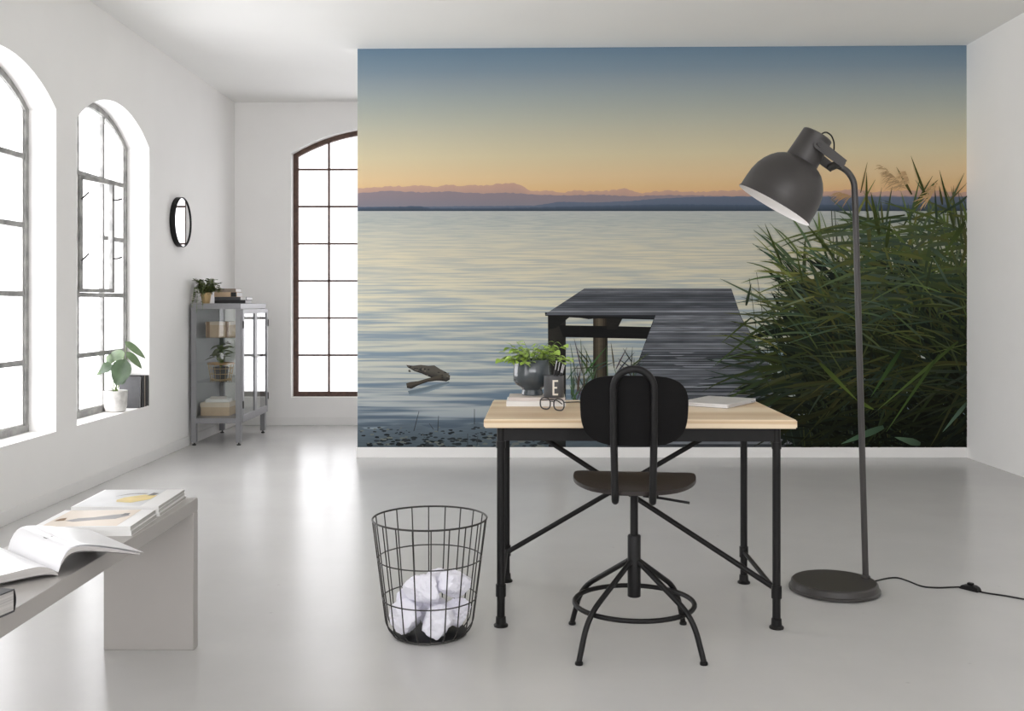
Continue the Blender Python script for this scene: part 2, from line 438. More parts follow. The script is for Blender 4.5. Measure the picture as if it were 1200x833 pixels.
for n, (a, e) in enumerate(LEFT_WIN):
    cw = (e - a) / 3; cols = [a + cw, a + 2 * cw]
    if n == 0:   # this one has its middle casement ajar
        def skp(i, z, c=cols):
            if isinstance(z, tuple): return i == 1 and abs(z[0] - 1.211) < 0.01
            return i == 1 and abs(z - 1.607) < 0.01
        root, Q = make_window('window_%d' % (n + 1), PL, a, e, SILL, SPRING, RISE, cols, ZB, 0.04, 0.03, 0.16, 0.2, MSTEELW, skp, True)
        s0, s1, z0, z1 = cols[0] + 0.012, cols[1] - 0.012, 1.228, 1.988
        ang = R(11); hp = Vector(Q(s0, 0, 0.165))
        def Qs(s, z, d):
            u = s - s0; dd = d - 0.165
            p = Vector((-dd, u)); c_, s_ = math.cos(-ang), math.sin(-ang)
            return Vector((hp.x + p.x * c_ - p.y * s_, hp.y + p.x * s_ + p.y * c_, Q(s0, z, 0.165).z))
        for nm, pts in (('casement_stile', [(s0 + .012, z0), (s0 + .012, z1)]), ('casement_stile', [(s1 - .012, z0), (s1 - .012, z1)]),
                        ('casement_rail', [(s0, z0 + .012), (s1, z0 + .012)]), ('casement_rail', [(s0, z1 - .012), (s1, z1 - .012)])):
            bb = B(); bar_poly(bb, pts, Qs, 0.155, 0.185, 0.013); bb.build(nm, MSTEELW, root, False)
        B().prism([(s0 + .02, z0 + .02), (s1 - .02, z0 + .02), (s1 - .02, z1 - .02), (s0 + .02, z1 - .02)], Qs, 0.17, 0.174).build('pane', MGLASS, root, False)
        # latch handles on the casement
        for zz in (1.86, 1.46):
            bb = B().tube([Qs(s1 - .012, zz, 0.155), Qs(s1 - .012, zz, 0.125), Qs(s1 + .03, zz + .012, 0.12)], 0.006, 8)
            bb.build('latch', MDARKMETAL, root)
            bb = B().tube([Qs(s0 + .0, zz - .03, 0.15), Qs(s0 + .02, zz, 0.13), Qs(s0 + .05, zz + .02, 0.13)], 0.006, 8)
            bb.build('latch', MDARKMETAL, root)
    else:
        make_window('window_%d' % (n + 2), PL, a, e, SILL, SPRING, RISE, cols, ZB, 0.04, 0.03, 0.16, 0.2, MSTEELW, None, n == 1)
a, e = BACK_WIN
bf = 0.022
cols = [a + 0.053 + 0.2835 * k for k in range(1, 6)]
zb = [B_SILL + 0.038 + 0.3555 * k for k in range(1, 7)]
make_window('window_2', PB, a, e, B_SILL, B_SPRING, B_RISE, cols, zb, 0.045, 0.018, 0.10, 0.145, MRUST, gm=MGLASSB)

# ------------------------------------------------------------------ photo mural (flat print on the wall)
MG = 1.2                          # ink strength of the print
KM = YM / FPX
def mp2(x, y): return ((x - PX) * KM, CAMH - (y - PY) * KM)        # photo pixel on the mural wall -> (X, Z)
mural = thing('photo_mural', 'large photo wallpaper of a lake at dusk with jetty, reeds and mountains', 'wall mural', (mp2(776, 0)[0], YM - 0.001, mp2(0, 524)[1]))
MBX, MBZ = mural.location.x, mural.location.z
def ml(x, y, d=0.0):
    X, Z = mp2(x, y); return (X - MBX, -d, Z - MBZ)
XLM, XRM, YBM = 419.0, 1133.0, 524.0

def ramp_nodes(N, L, src, stops):
    rp = N.new('ShaderNodeValToRGB'); cr = rp.color_ramp
    cr.elements[0].position = stops[0][0]; cr.elements[0].color = stops[0][1]
    cr.elements[1].position = stops[-1][0]; cr.elements[1].color = stops[-1][1]
    for p_, c_ in stops[1:-1]:
        el = cr.elements.new(p_); el.color = c_
    L.new(src, rp.inputs['Fac']); return rp
def print_mat(name):
    m = bpy.data.materials.new(name); m.use_nodes = True
    p = m.node_tree.nodes['Principled BSDF']; p.inputs['Roughness'].default_value = 0.85; p.inputs['Specular IOR Level'].default_value = 0.08
    return m, m.node_tree.nodes, m.node_tree.links, p
def math_node(N, L, op, a, b_):
    n = N.new('ShaderNodeMath'); n.operation = op
    for i, v in enumerate((a, b_)):
        if isinstance(v, (int, float)): n.inputs[i].default_value = v
        else: L.new(v, n.inputs[i])
    return n.outputs[0]

# sky: a printed dusk gradient
m_sky, N, L, p = print_mat('sky_print')
tc = N.new('ShaderNodeTexCoord'); sx = N.new('ShaderNodeSeparateXYZ'); L.new(tc.outputs['Object'], sx.inputs[0])
zlo, zhi = ml(0, 250)[2], ml(0, 50)[2]
fac = math_node(N, L, 'DIVIDE', math_node(N, L, 'SUBTRACT', sx.outputs['Z'], zlo), zhi - zlo)
xf = math_node(N, L, 'MULTIPLY', sx.outputs['X'], 0.012)
fac = math_node(N, L, 'SUBTRACT', fac, xf)
def sp_(y): return (250 - y) / 200.0
SKY = [(250, (196, 160, 122)), (226, (199, 163, 122)), (218, (200, 170, 127)), (205, (200, 176, 138)), (180, (191, 180, 149)), (160, (179, 174, 151)), (141, (166, 167, 152)), (120, (151, 157, 151)), (101, (137, 147, 149)), (80, (118, 134, 145)), (68, (110, 129, 143)), (52, (99, 121, 139))]
rp = ramp_nodes(N, L, fac, [(sp_(y), rgb(*c, MG)) for y, c in SKY])
L.new(rp.outputs['Color'], p.inputs['Base Color'])
B().add([ml(XLM, 250), ml(XRM, 250), ml(XRM, 53.2), ml(XLM, 57.2)], [(0, 1, 2, 3)]).build('sky_print', m_sky, mural, False)

# water: ripples laid out on a receding lake plane, printed
m_wat, N, L, p = print_mat('lake_print')
tc = N.new('ShaderNodeTexCoord'); sx = N.new('ShaderNodeSeparateXYZ'); L.new(tc.outputs['Object'], sx.inputs[0])
zh = ml(0, 243)[2]
hh = math_node(N, L, 'SUBTRACT', zh, sx.outputs['Z'])                  # metres below the printed horizon
dep = math_node(N, L, 'DIVIDE', 1.0, math_node(N, L, 'MAXIMUM', hh, 0.012))
uu = math_node(N, L, 'MULTIPLY', math_node(N, L, 'ADD', sx.outputs['X'], 0.6), math_node(N, L, 'MULTIPLY', math_node(N, L, 'POWER', dep, 0.75), 0.7))
vv = math_node(N, L, 'MULTIPLY', math_node(N, L, 'LOGARITHM', hh, 2.718), 13.0)
cb = N.new('ShaderNodeCombineXYZ'); L.new(uu, cb.inputs[0]); L.new(vv, cb.inputs[1])
n1 = N.new('ShaderNodeTexNoise'); n1.inputs['Scale'].default_value = 1.25; n1.inputs['Detail'].default_value = 4; n1.inputs['Roughness'].default_value = 0.55; n1.inputs['Distortion'].default_value = 0.25
L.new(cb.outputs[0], n1.inputs['Vector'])
cb2 = N.new('ShaderNodeCombineXYZ'); L.new(math_node(N, L, 'MULTIPLY', uu, 1.6), cb2.inputs[0]); L.new(math_node(N, L, 'MULTIPLY', vv, 3.6), cb2.inputs[1])
n2 = N.new('ShaderNodeTexNoise'); n2.inputs['Scale'].default_value = 1.1; n2.inputs['Detail'].default_value = 4
L.new(cb2.outputs[0], n2.inputs['Vector'])
rip = math_node(N, L, 'ADD', math_node(N, L, 'MULTIPLY', n1.outputs['Fac'], 0.52), math_node(N, L, 'MULTIPLY', n2.outputs['Fac'], 0.48))
zlo, zhi = ml(0, 524)[2], ml(0, 246)[2]
fac = math_node(N, L, 'DIVIDE', math_node(N, L, 'SUBTRACT', sx.outputs['Z'], zlo), zhi - zlo)
def wp(y): return (524 - y) / 278.0
LIGHT = [(524, (100, 112, 120)), (495, (132, 142, 148)), (470, (158, 163, 162)), (415, (178, 179, 166)), (355, (194, 189, 166)), (300, (192, 185, 162)), (275, (180, 178, 162)), (258, (168, 170, 162)), (246, (166, 168, 164))]
DARK = [(524, (66, 76, 84)), (495, (76, 88, 99)), (470, (92, 108, 122)), (415, (116, 132, 144)), (355, (144, 154, 157)), (300, (168, 168, 157)), (275, (160, 164, 158)), (258, (146, 153, 152)), (246, (152, 157, 156))]
r1 = ramp_nodes(N, L, fac, [(wp(y), rgb(*c, MG)) for y, c in LIGHT])
r2 = ramp_nodes(N, L, fac, [(wp(y), rgb(*c, MG)) for y, c in DARK])
mr = N.new('ShaderNodeMapRange'); mr.inputs['From Min'].default_value = 0.41; mr.inputs['From Max'].default_value = 0.58
mr.interpolation_type = 'SMOOTHSTEP'
L.new(rip, mr.inputs['Value'])
mx = N.new('ShaderNodeMix'); mx.data_type = 'RGBA'; L.new(mr.outputs[0], mx.inputs['Factor'])
L.new(r2.outputs['Color'], mx.inputs[6]); L.new(r1.outputs['Color'], mx.inputs[7]); L.new(mx.outputs[2], p.inputs['Base Color'])
B().add([ml(XLM, YBM, .0002), ml(XRM, YBM, .0002), ml(XRM, 246, .0002), ml(XLM, 246, .0002)], [(0, 1, 2, 3)]).build('lake_print', m_wat, mural, False)

# ink shapes: flat polygons with a colour per corner
m_ink, N, L, p = print_mat('ink_print')
at_ = N.new('ShaderNodeAttribute'); at_.attribute_name = 'ink'
tc = N.new('ShaderNodeTexCoord'); mpn = N.new('ShaderNodeMapping'); mpn.inputs['Scale'].default_value = (6, 1, 90); L.new(tc.outputs['Object'], mpn.inputs['Vector'])
nz = N.new('ShaderNodeTexNoise'); nz.inputs['Scale'].default_value = 1.6; nz.inputs['Detail'].default_value = 4; L.new(mpn.outputs[0], nz.inputs['Vector'])
mr = N.new('ShaderNodeMapRange'); mr.inputs['To Min'].default_value = 0.72; mr.inputs['To Max'].default_value = 1.28; L.new(nz.outputs['Fac'], mr.inputs['Value'])
cbx = N.new('ShaderNodeCombineXYZ')
for k in range(3): L.new(mr.outputs[0], cbx.inputs[k])
mxi = N.new('ShaderNodeMix'); mxi.data_type = 'RGBA'; mxi.blend_type = 'MULTIPLY'; mxi.inputs['Factor'].default_value = 1.0
L.new(at_.outputs['Color'], mxi.inputs[6]); L.new(cbx.outputs[0], mxi.inputs[7])
m_wood = m_ink; L.new(mxi.outputs[2], p.inputs['Base Color'])
m_plain, N, L, p = print_mat('plain_ink_print')
at_ = N.new('ShaderNodeAttribute'); at_.attribute_name = 'ink'; L.new(at_.outputs['Color'], p.inputs['Base Color'])

class Ink:
    def __init__(self): self.v = []; self.f = []; self.c = []
    def poly(self, pts, cols, d):
        o = len(self.v); n = len(pts)
        for i, (x, y) in enumerate(pts):
            self.v.append(ml(min(max(x, XLM), XRM), min(max(y, 60), YBM), d))
            self.c.append(cols[i] if isinstance(cols, list) else cols)
        self.f.append(tuple(range(o, o + n)))
    def strip(self, left, right, cols, d):
        """quads between two polylines"""
        o = len(self.v); n = len(left)
        for (a, b_), c in zip(zip(left, right), cols):
            for (x, y) in (a, b_):
                self.v.append(ml(min(max(x, XLM), XRM), min(max(y, 60), YBM), d)); self.c.append(c)
        for i in range(n - 1): self.f.append((o + 2 * i, o + 2 * i + 1, o + 2 * i + 3, o + 2 * i + 2))
    def build(self, name, m, kind=None, label=None):
        me = bpy.data.meshes.new(name); me.from_pydata(self.v, [], self.f)
        ca = me.color_attributes.new('ink', 'FLOAT_COLOR', 'POINT')
        flat = []
        for c in self.c: flat += list(c[:3]) + [1.0]
        ca.data.foreach_set('color', flat)
        me.materials.append(m); me.update()
        return tag(link(name, me, mural), label, kind=kind)
def G(r, g, b_): return rgb(r, g, b_, MG)
def mixc(a, b_, t): return tuple(a[k] * (1 - t) + b_[k] * t for k in range(3)) + (1,)

# mountains
def ridge(raw, base, ctop, cbot, d, jag):
    pts = []
    for (x0, y0), (x1, y1) in zip(raw, raw[1:]):
        n = max(2, int((x1 - x0) / 3))
        for k in range(n):
            t = k / n; pts.append((x0 + (x1 - x0) * t, y0 + (y1 - y0) * t + random.uniform(-jag, jag)))
    pts.append(raw[-1])
    ik = Ink(); ik.strip(pts, [(x, base) for x, y in pts], [ctop] * len(pts), d)
    for i in range(len(ik.c)):
        if i % 2: ik.c[i] = cbot
    return ik
def zz(l): return [(420 + x / 2.727, 180 + y / 2.727) for x, y in l]
far = zz([(-3, 110), (50, 108), (120, 104), (200, 103), (245, 107), (280, 99), (330, 102), (400, 101), (440, 98), (480, 93), (515, 98), (540, 115), (580, 122), (610, 118), (650, 126), (690, 118), (750, 120), (800, 118), (850, 112), (900, 126), (960, 120), (1000, 117), (1060, 123), (1120, 121), (1200, 117), (1245, 118), (1290, 124), (1400, 122), (1520, 119), (1580, 112), (1640, 122), (1750, 118), (1850, 117), (1900, 124), (1945, 122)])
ridge(far, 247, G(174, 143, 127), G(134, 120, 124), 0.0003, 0.9).build('far_ridge_print', m_plain)
mid = zz([(-3, 127), (60, 121), (110, 119), (200, 124), (300, 121), (400, 128), (470, 124), (560, 130), (640, 133), (760, 131), (860, 136), (1000, 132), (1200, 136), (1500, 134), (1945, 136)])
ridge(mid, 247, G(128, 117, 122), G(114, 113, 122), 0.0005, 0.6).build('near_ridge_print', m_plain)
hill = zz([(-3, 170), (300, 168), (560, 166), (640, 154), (760, 156), (860, 152), (960, 143), (1100, 138), (1200, 137), (1500, 138), (1945, 139)])
ridge(hill, 247, G(92, 100, 116), G(80, 92, 108), 0.0007, 0.3).build('blue_hill_print', m_plain)
shore = zz([(-3, 172), (150, 169), (190, 167), (230, 174), (500, 173), (800, 166), (1000, 162), (1300, 164), (1945, 163)])
ridge(shore, 247.3, G(74, 86, 102), G(52, 60, 70), 0.0009, 0.35).build('far_shore_print', m_plain)

# shore at the lower left: wet gravel, stones, twigs
ik = Ink(); d = 0.0004
top = [(415 + 12 * k, 499 + 3 * math.sin(k * 0.9) + random.uniform(-1.5, 1.5)) for k in range(62)]
ik.strip(top, [(x, 530) for x, y in top], [G(84, 95, 104)] * len(top), d)
for i in range(1, len(ik.c), 2): ik.c[i] = G(72, 82, 88)
ik.build('wet_shore_print', m_ink)
ik = Ink()
for k in range(330):
    x = random.uniform(421, 640); y = 500 + 24 * random.random() ** 0.8
    if noise.noise(Vector((x * 0.05, y * 0.16, 3))) < -0.12 and random.random() < 0.8: continue
    r0 = random.uniform(0.6, 2.4) * (0.6 + (y - 498) / 30); d += 3e-6
    q = random.uniform(0.6, 1.2); c = G(34 * q + 8, 38 * q + 8, 40 * q + 8) if random.random() < 0.75 else G(96, 100, 96)
    ik.poly([(x + r0 * (1.4 + 0.5 * random.random()) * math.cos(2 * math.pi * j / 7), y + r0 * 0.55 * (0.7 + 0.6 * random.random()) * math.sin(2 * math.pi * j / 7)) for j in range(7)], c, d)
for (x0, y0, x1, y1) in ((485, 505, 491, 482), (513, 505, 514, 487), (556, 497, 556, 479), (508, 503, 503, 496), (548, 524, 548, 508), (559, 522, 560, 510)):
    d += 3e-6; ik.poly([(x0 - .5, y0), (x0 + .5, y0), (x1 + .3, y1), (x1 - .3, y1)], G(52, 56, 58), d)
ik.build('stone_print', m_plain, 'stuff')
# wavelet shadows near the shore
# driftwood: two weathered limbs, pale on top and dark below, with a soft reflection
ik = Ink(); d = 0.0006
def limb(top_, bot, ct, cb2, dd):
    n = len(top_); mid_l = [((a[0] + b_[0]) / 2, a[1] * 0.55 + b_[1] * 0.45) for a, b_ in zip(top_, bot)]
    ik.strip(top_, mid_l, [ct] * n, dd)
    o0 = len(ik.c); ik.strip(mid_l, bot, [ct] * n, dd)
    for k in range(o0 + 1, len(ik.c), 2): ik.c[k] = cb2
limb([(478, 458), (488, 456), (500, 453), (512, 450), (526, 447)], [(480, 464), (490, 462), (502, 459), (514, 455), (527, 450)], G(94, 106, 114), G(120, 134, 142), d - 2e-5)
limb([(476, 427.5), (484, 428.5), (493, 427.5), (502, 428.5), (509, 428), (516, 432.5), (523, 436), (527.5, 440)], [(478, 430.5), (486, 435), (494, 437.5), (502, 441), (510, 444), (516, 446), (523, 447), (527, 445)], G(78, 75, 69), G(34, 34, 34), d)
limb([(476, 449), (481, 447.5), (490, 446.5), (500, 443.5), (510, 441), (519, 438)], [(477, 454.5), (482, 455.5), (491, 451), (501, 447.5), (511, 446), (520, 446)], G(70, 65, 57), G(28, 28, 28), d + 2e-5)
for k in range(26):
    x = random.uniform(478, 526); t = (x - 478) / 48; y = 431 + t * 9 + random.uniform(-3, 5)
    ik.poly([(x - 1.8, y), (x, y - 0.9), (x + 1.6, y), (x, y + 0.8)], G(*random.choice([(44, 44, 42), (96, 91, 82), (52, 50, 48)])), d + 4e-5 + k * 3e-6)
ik.build('driftwood_print', m_plain, 'stuff')

# jetty
ik = Ink(); d = 0.0010
def lerp(a, b_, t): return a + (b_ - a) * t
# posts and beams under the platform
ik.poly([(642, 370), (663, 373), (663, 524), (643, 524)], [G(46, 44, 40), G(38, 37, 35), G(30, 31, 30), G(34, 34, 32)], d)
for x0, x1, yb, ca, cb_ in ((695, 712, 445, (66, 60, 50), (52, 48, 40)),):
    n = 6
    for k in range(n):
        sh = [0.75, 1.0, 1.2, 1.05, 0.8, 0.6][k]
        ik.poly([(lerp(x0, x1, k / n), 371), (lerp(x0, x1, (k + 1) / n), 371), (lerp(x0, x1, (k + 1) / n), yb), (lerp(x0, x1, k / n), yb)], G(*[min(255, q * sh) for q in ca]), d + 1e-5)
ik.poly([(655, 381), (764, 383), (758, 397), (660, 395)], G(26, 26, 26), d + 2e-5)
ik.poly([(643, 369), (668, 371), (652, 384), (643, 386)], G(30, 30, 29), d + 3e-5)
ik.poly([(711, 372), (730, 372), (723, 386), (711, 386)], G(34, 33, 31), d + 3e-5)
ik.poly([(638.5, 366), (768, 371.5), (768, 374.5), (700, 373), (690, 374), (680, 372.5), (639, 370)], G(28, 28, 28), d + 4e-5)
ik.build('jetty_post_print', m_wood)
ik = Ink(); d += 6e-5
def plank(y0, y1, xa0, xa1, xb0, xb1, gap):
    """one printed board: y0..y1, left edge x from xa0 to xa1, right edge from xb0 to xb1"""
    global d
    t = random.random(); base = (66 + 46 * t, 69 + 46 * t, 74 + 46 * t)
    seg = 9; L_, R_, C_ = [], [], []
    for k in range(seg + 1):
        u = k / seg; q = random.uniform(0.88, 1.12)
        L_.append((lerp(xa0, xb0, u), y0)); R_.append((lerp(xa1, xb1, u), y1 - gap)); C_.append(G(*[min(255, v * q) for v in base]))
    d += 3e-6; ik.strip(L_, R_, C_, d)
# dark underlay then boards
ik.poly([(685, 338), (857, 338), (869, 373), (767, 373), (639, 368)], G(38, 39, 42), d)
n = 13; ys = [338 + (31.5) * (k / n) ** 1.25 for k in range(n + 1)]
for y0, y1 in zip(ys, ys[1:]):
    xl = lambda y: lerp(686, 640, (y - 338) / 29.5); xr = lambda y: lerp(857, 868, (y - 338) / 34)
    plank(y0, y1, max(xl(y0), 639), max(xl(y1), 639), xr(y0), xr(y1), 0.35)
xl = lambda y: lerp(767, 711, (y - 373) / 151); xr = lambda y: lerp(868, 958, (y - 372) / 152)
ik.poly([(767.5, 369.5), (867, 369), (958, 524), (711, 524)], G(34, 36, 38), d)
y = 369.5; h = 2.1
while y < 524:
    y1 = min(y + h * random.uniform(0.8, 1.25), 524)
    plank(y, y1, xl(y), xl(y1), xr(y), xr(y1), h * random.choice([0.08, 0.1, 0.14, 0.2, 0.34]))
    if random.random() < 0.13:
        xa = random.uniform(xl(y), xr(y) - 60); xb = xa + random.uniform(25, 80); d += 3e-6
        ik.poly([(xa, y + 0.1 * h), (xb, y + 0.1 * h), (xb - 5, y + 0.42 * h), (xa + 4, y + 0.42 * h)], G(124, 127, 134), d)
    y = y1; h *= 1.016
tag(ik.build('jetty_print', m_wood), kind='stuff')

# reeds
ik = Ink(); d = 0.0020
DL = 3.2e-6
def leaf(x, y, ang, Ln, wd, droop, c0, c1):
    global d
    d += DL; a = R(ang); dx, dy = math.cos(a), -math.sin(a); n = 6
    L_, R_, C_ = [], [], []; pv = None
    for k in range(n + 1):
        t = k / n; px = x + dx * Ln * t; py = y + dy * Ln * t + droop * Ln * t * t
        tx, ty = dx, dy + 2 * droop * t; l_ = math.hypot(tx, ty); nx, ny = -ty / l_, tx / l_
        ww = wd * 0.5 * (min(1, 0.35 + 2.2 * t)) * (1 - t) ** 0.75 + 0.12
        L_.append((px + nx * ww, py + ny * ww)); R_.append((px - nx * ww, py - ny * ww)); C_.append(mixc(c0, c1, t))
    ik.strip(L_, R_, C_, d)
def stem(x, y, x1, y1, wd, c):
    global d
    d += DL; ik.poly([(x - wd, y), (x + wd, y), (x1 + wd * .5, y1), (x1 - wd * .5, y1)], c, d)
def xmin(y):
    tb = [(175, 1040), (230, 1000), (250, 945), (290, 905), (330, 893), (370, 888), (400, 872), (430, 862), (470, 880), (500, 915), (560, 940)]
    for (ya, xa), (yb_, xb) in zip(tb, tb[1:]):
        if ya <= y <= yb_: return lerp(xa, xb, (y - ya) / (yb_ - ya))
    return 960
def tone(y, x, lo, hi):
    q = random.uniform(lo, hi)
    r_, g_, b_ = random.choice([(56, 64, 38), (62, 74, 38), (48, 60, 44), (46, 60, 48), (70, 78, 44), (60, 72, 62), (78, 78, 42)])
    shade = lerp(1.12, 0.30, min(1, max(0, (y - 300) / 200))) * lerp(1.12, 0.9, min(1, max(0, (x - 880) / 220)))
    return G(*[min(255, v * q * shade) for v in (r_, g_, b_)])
# dark thicket behind
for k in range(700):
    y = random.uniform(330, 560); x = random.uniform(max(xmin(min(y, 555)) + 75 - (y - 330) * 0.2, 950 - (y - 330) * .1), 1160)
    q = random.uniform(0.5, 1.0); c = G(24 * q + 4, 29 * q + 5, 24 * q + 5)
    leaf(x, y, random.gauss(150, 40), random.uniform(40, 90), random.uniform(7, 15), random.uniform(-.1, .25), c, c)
# stems
for k in range(70):
    x = random.uniform(900, 1150); y0 = 540; top = random.uniform(240, 400) if x > 985 else random.uniform(300, 420)
    stem(x, y0, x - random.uniform(-8, 34), top, random.uniform(0.5, 1.1), tone(420, x, 0.7, 1.2))
def field(n, ylo, yhi, xlo, wlo, whi, llo, lhi, tlo, thi, angf, off=25):
    for k in range(n):
        y = random.uniform(ylo, yhi); x = random.uniform(max(xmin(min(y, 555)) + off, xlo), 1165)
        c0 = tone(y, x, tlo, thi); c1 = mixc(c0, tone(y, x, tlo * 1.1, thi * 1.25), 0.7)
        leaf(x, y, angf(x, y), random.uniform(llo, lhi), random.uniform(wlo, whi), random.uniform(-0.05, 0.3), c0, c1)
def ang_main(x, y):
    if x < 960: return random.gauss(142, 24) if y < 400 else random.gauss(176, 20)
    return random.choice([random.gauss(168, 16), random.gauss(140, 20), random.gauss(100, 22)])
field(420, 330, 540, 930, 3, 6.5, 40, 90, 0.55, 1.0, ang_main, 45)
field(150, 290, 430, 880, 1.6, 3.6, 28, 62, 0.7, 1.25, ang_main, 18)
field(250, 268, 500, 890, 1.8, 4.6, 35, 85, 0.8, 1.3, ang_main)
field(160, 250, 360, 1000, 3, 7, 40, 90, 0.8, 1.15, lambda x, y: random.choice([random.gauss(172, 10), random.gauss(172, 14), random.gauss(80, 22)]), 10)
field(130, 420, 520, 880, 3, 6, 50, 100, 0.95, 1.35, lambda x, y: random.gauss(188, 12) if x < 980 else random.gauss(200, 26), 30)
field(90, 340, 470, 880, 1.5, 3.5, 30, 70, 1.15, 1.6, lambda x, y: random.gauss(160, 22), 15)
# the long leaves that stand out
def hl(x0, y0, x1, y1, wd, c, droop=0.0):
    Ln = math.hypot(x1 - x0, y1 - y0); leaf(x0, y0 , math.degrees(math.atan2(-(y1 - droop * Ln - y0), x1 - x0)), Ln, wd * 0.78, droop, G(*[v * 0.58 for v in c]), G(*[v * 0.88 for v in c]))
for a_ in ((1122, 400, 1028, 480, 7, (84, 104, 52)), (1100, 415, 1038, 506, 6, (74, 96, 48)), (1055, 410, 1020, 465, 9, (62, 88, 46)), (1086, 235, 1067, 183, 5, (84, 88, 46)),
           (1068, 228, 1050, 196, 5, (92, 90, 48)), (1015, 248, 1015, 202, 5, (88, 92, 46)), (1030, 276, 1020, 225, 9, (74, 86, 42)), (1038, 290, 1043, 254, 8, (70, 84, 40)),
           (1008, 226, 1016, 190, 2.5, (120, 108, 60)), (1104, 240, 1100, 218, 5, (84, 86, 48)), (1112, 236, 1133, 214, 2.5, (110, 100, 60)), (916, 310, 896, 262, 5, (72, 84, 44)),
           (976, 300, 944, 262, 6, (70, 82, 42)), (940, 330, 932, 290, 4, (84, 96, 50)), (874, 358, 880, 332, 6, (64, 76, 56)), (1035, 500, 985, 520, 14, (84, 112, 86)),
           (1078, 520, 1048, 512, 14, (88, 112, 88)), (1134, 470, 1104, 506, 8, (92, 116, 96)), (1090, 290, 1112, 308, 9, (86, 104, 84)), (1112, 335, 1092, 300, 5, (92, 110, 92)),
           (960, 425, 1005, 470, 9, (92, 110, 50)), (1005, 470, 1024, 480, 8, (88, 108, 46)), (905, 440, 838, 474, 6, (68, 84, 52)), (915, 465, 852, 500, 7, (60, 78, 48)),
           (895, 380, 835, 430, 5, (70, 86, 50)), (880, 372, 845, 402, 4, (78, 90, 52)), (1130, 260, 1105, 300, 9, (74, 90, 46)), (1060, 252, 1000, 262, 5, (66, 82, 44)), (1045, 270, 985, 258, 4, (70, 84, 44))):
    hl(*a_)
# seed plumes
def plume(x, y, ang, Ln, c):
    global d
    a = R(ang)
    for k in range(34):
        t = random.random(); bx = x + math.cos(a) * Ln * t; by = y - math.sin(a) * Ln * t + 6 * t * t
        leaf(bx, by, random.gauss(190, 22), random.uniform(7, 19) * (1.2 - 0.6 * t), random.uniform(0.5, 1.3), 0.25, G(*c), G(*[v * 1.05 for v in c]))
plume(1062, 222, 132, 46, (150, 126, 94)); plume(1066, 216, 105, 22, (166, 138, 102)); plume(1000, 232, 148, 24, (150, 122, 90)); plume(1090, 232, 70, 24, (170, 140, 102))
# sparse blades between the jetty posts and by the walkway
for k in range(60):
    x = random.uniform(664, 700) if random.random() < .75 else random.uniform(712, 742); y = random.uniform(430, 480)
    c = G(*[v * random.uniform(.8, 1.2) for v in (66, 74, 62)]); leaf(x, y, random.choice([random.gauss(100, 16), random.gauss(60, 22)]), random.uniform(18, 46), random.uniform(1.2, 3), random.uniform(0, .2), c, c)
for a_ in ((739, 440, 741, 406, 2, (58, 66, 58)), (741, 432, 724, 420, 2, (62, 70, 60)), (740, 424, 730, 408, 2, (60, 68, 58)), (690, 425, 676, 408, 2.5, (76, 80, 66)), (700, 430, 668, 432, 2, (80, 84, 70))): hl(*a_)
ik.build('reed_print', m_plain, 'stuff')

# ------------------------------------------------------------------ desk
DR = R(-1.3)
DX, DY = 0.437, 3.85
desk = thing('writing_desk', 'writing desk with pale pine top on black tube legs with diagonal braces', 'desk', (DX, DY, 0), DR)
def DL_(x, y): # desk local from world
    v = RZ(-DR) @ Vector((x - DX, y - DY, 0)); return v.x, v.y
B().box(-0.55, -0.35, 0.719, 0.55, 0.35, 0.75).build('desk_top', MPINE, desk, bevel=0.004)
bb = B().box(-0.487, -0.295, 0.667, 0.487, -0.277, 0.719); bb.build('apron', MBLACK, desk, False)
bb = B().box(-0.487, 0.277, 0.667, 0.487, 0.295, 0.719); bb.build('apron', MBLACK, desk, False)
for s in (-1, 1): B().box(s * 0.492 - 0.009, -0.277, 0.667, s * 0.492 + 0.009, 0.277, 0.719).build('side_rail', MBLACK, desk, False)
for sx_ in (-1, 1):
    for sy_ in (-1, 1):
        x, y = sx_ * 0.492, sy_ * 0.286
        lg = B().lathe([(0.0145, 0.004), (0.0145, 0.719)], 16, T((x, y, 0))).build('leg', MBLACK, desk)
        B().lathe([(0.0185, 0.108), (0.0185, 0.150), (0.0165, 0.152)], 16, T((x, y, 0))).build('coupling', MBLACK, lg)
        B().lathe([(0.017, 0.64), (0.017, 0.665)], 16, T((x, y, 0))).build('coupling', MBLACK, lg)
        B().lathe([(0.0255, 0), (0.026, 0.006), (0.019, 0.012), (0.018, 0.034), (0.0145, 0.036)], 18, T((x, y, 0))).build('foot', MBLACK, lg)
for s in (-1, 1): B().tube([(s * 0.492, -0.286, 0.13), (s * 0.492, 0.286, 0.13)], 0.009, 10).build('stretcher', MBLACK, desk)
B().tube([(0.488, -0.24, 0.135), (-0.47, 0.25, 0.69)], 0.0105, 10).build('brace', MBLACK, desk)
B().tube([(-0.485, 0.262, 0.13), (0.47, 0.262, 0.69)], 0.0105, 10).build('brace', MBLACK, desk)

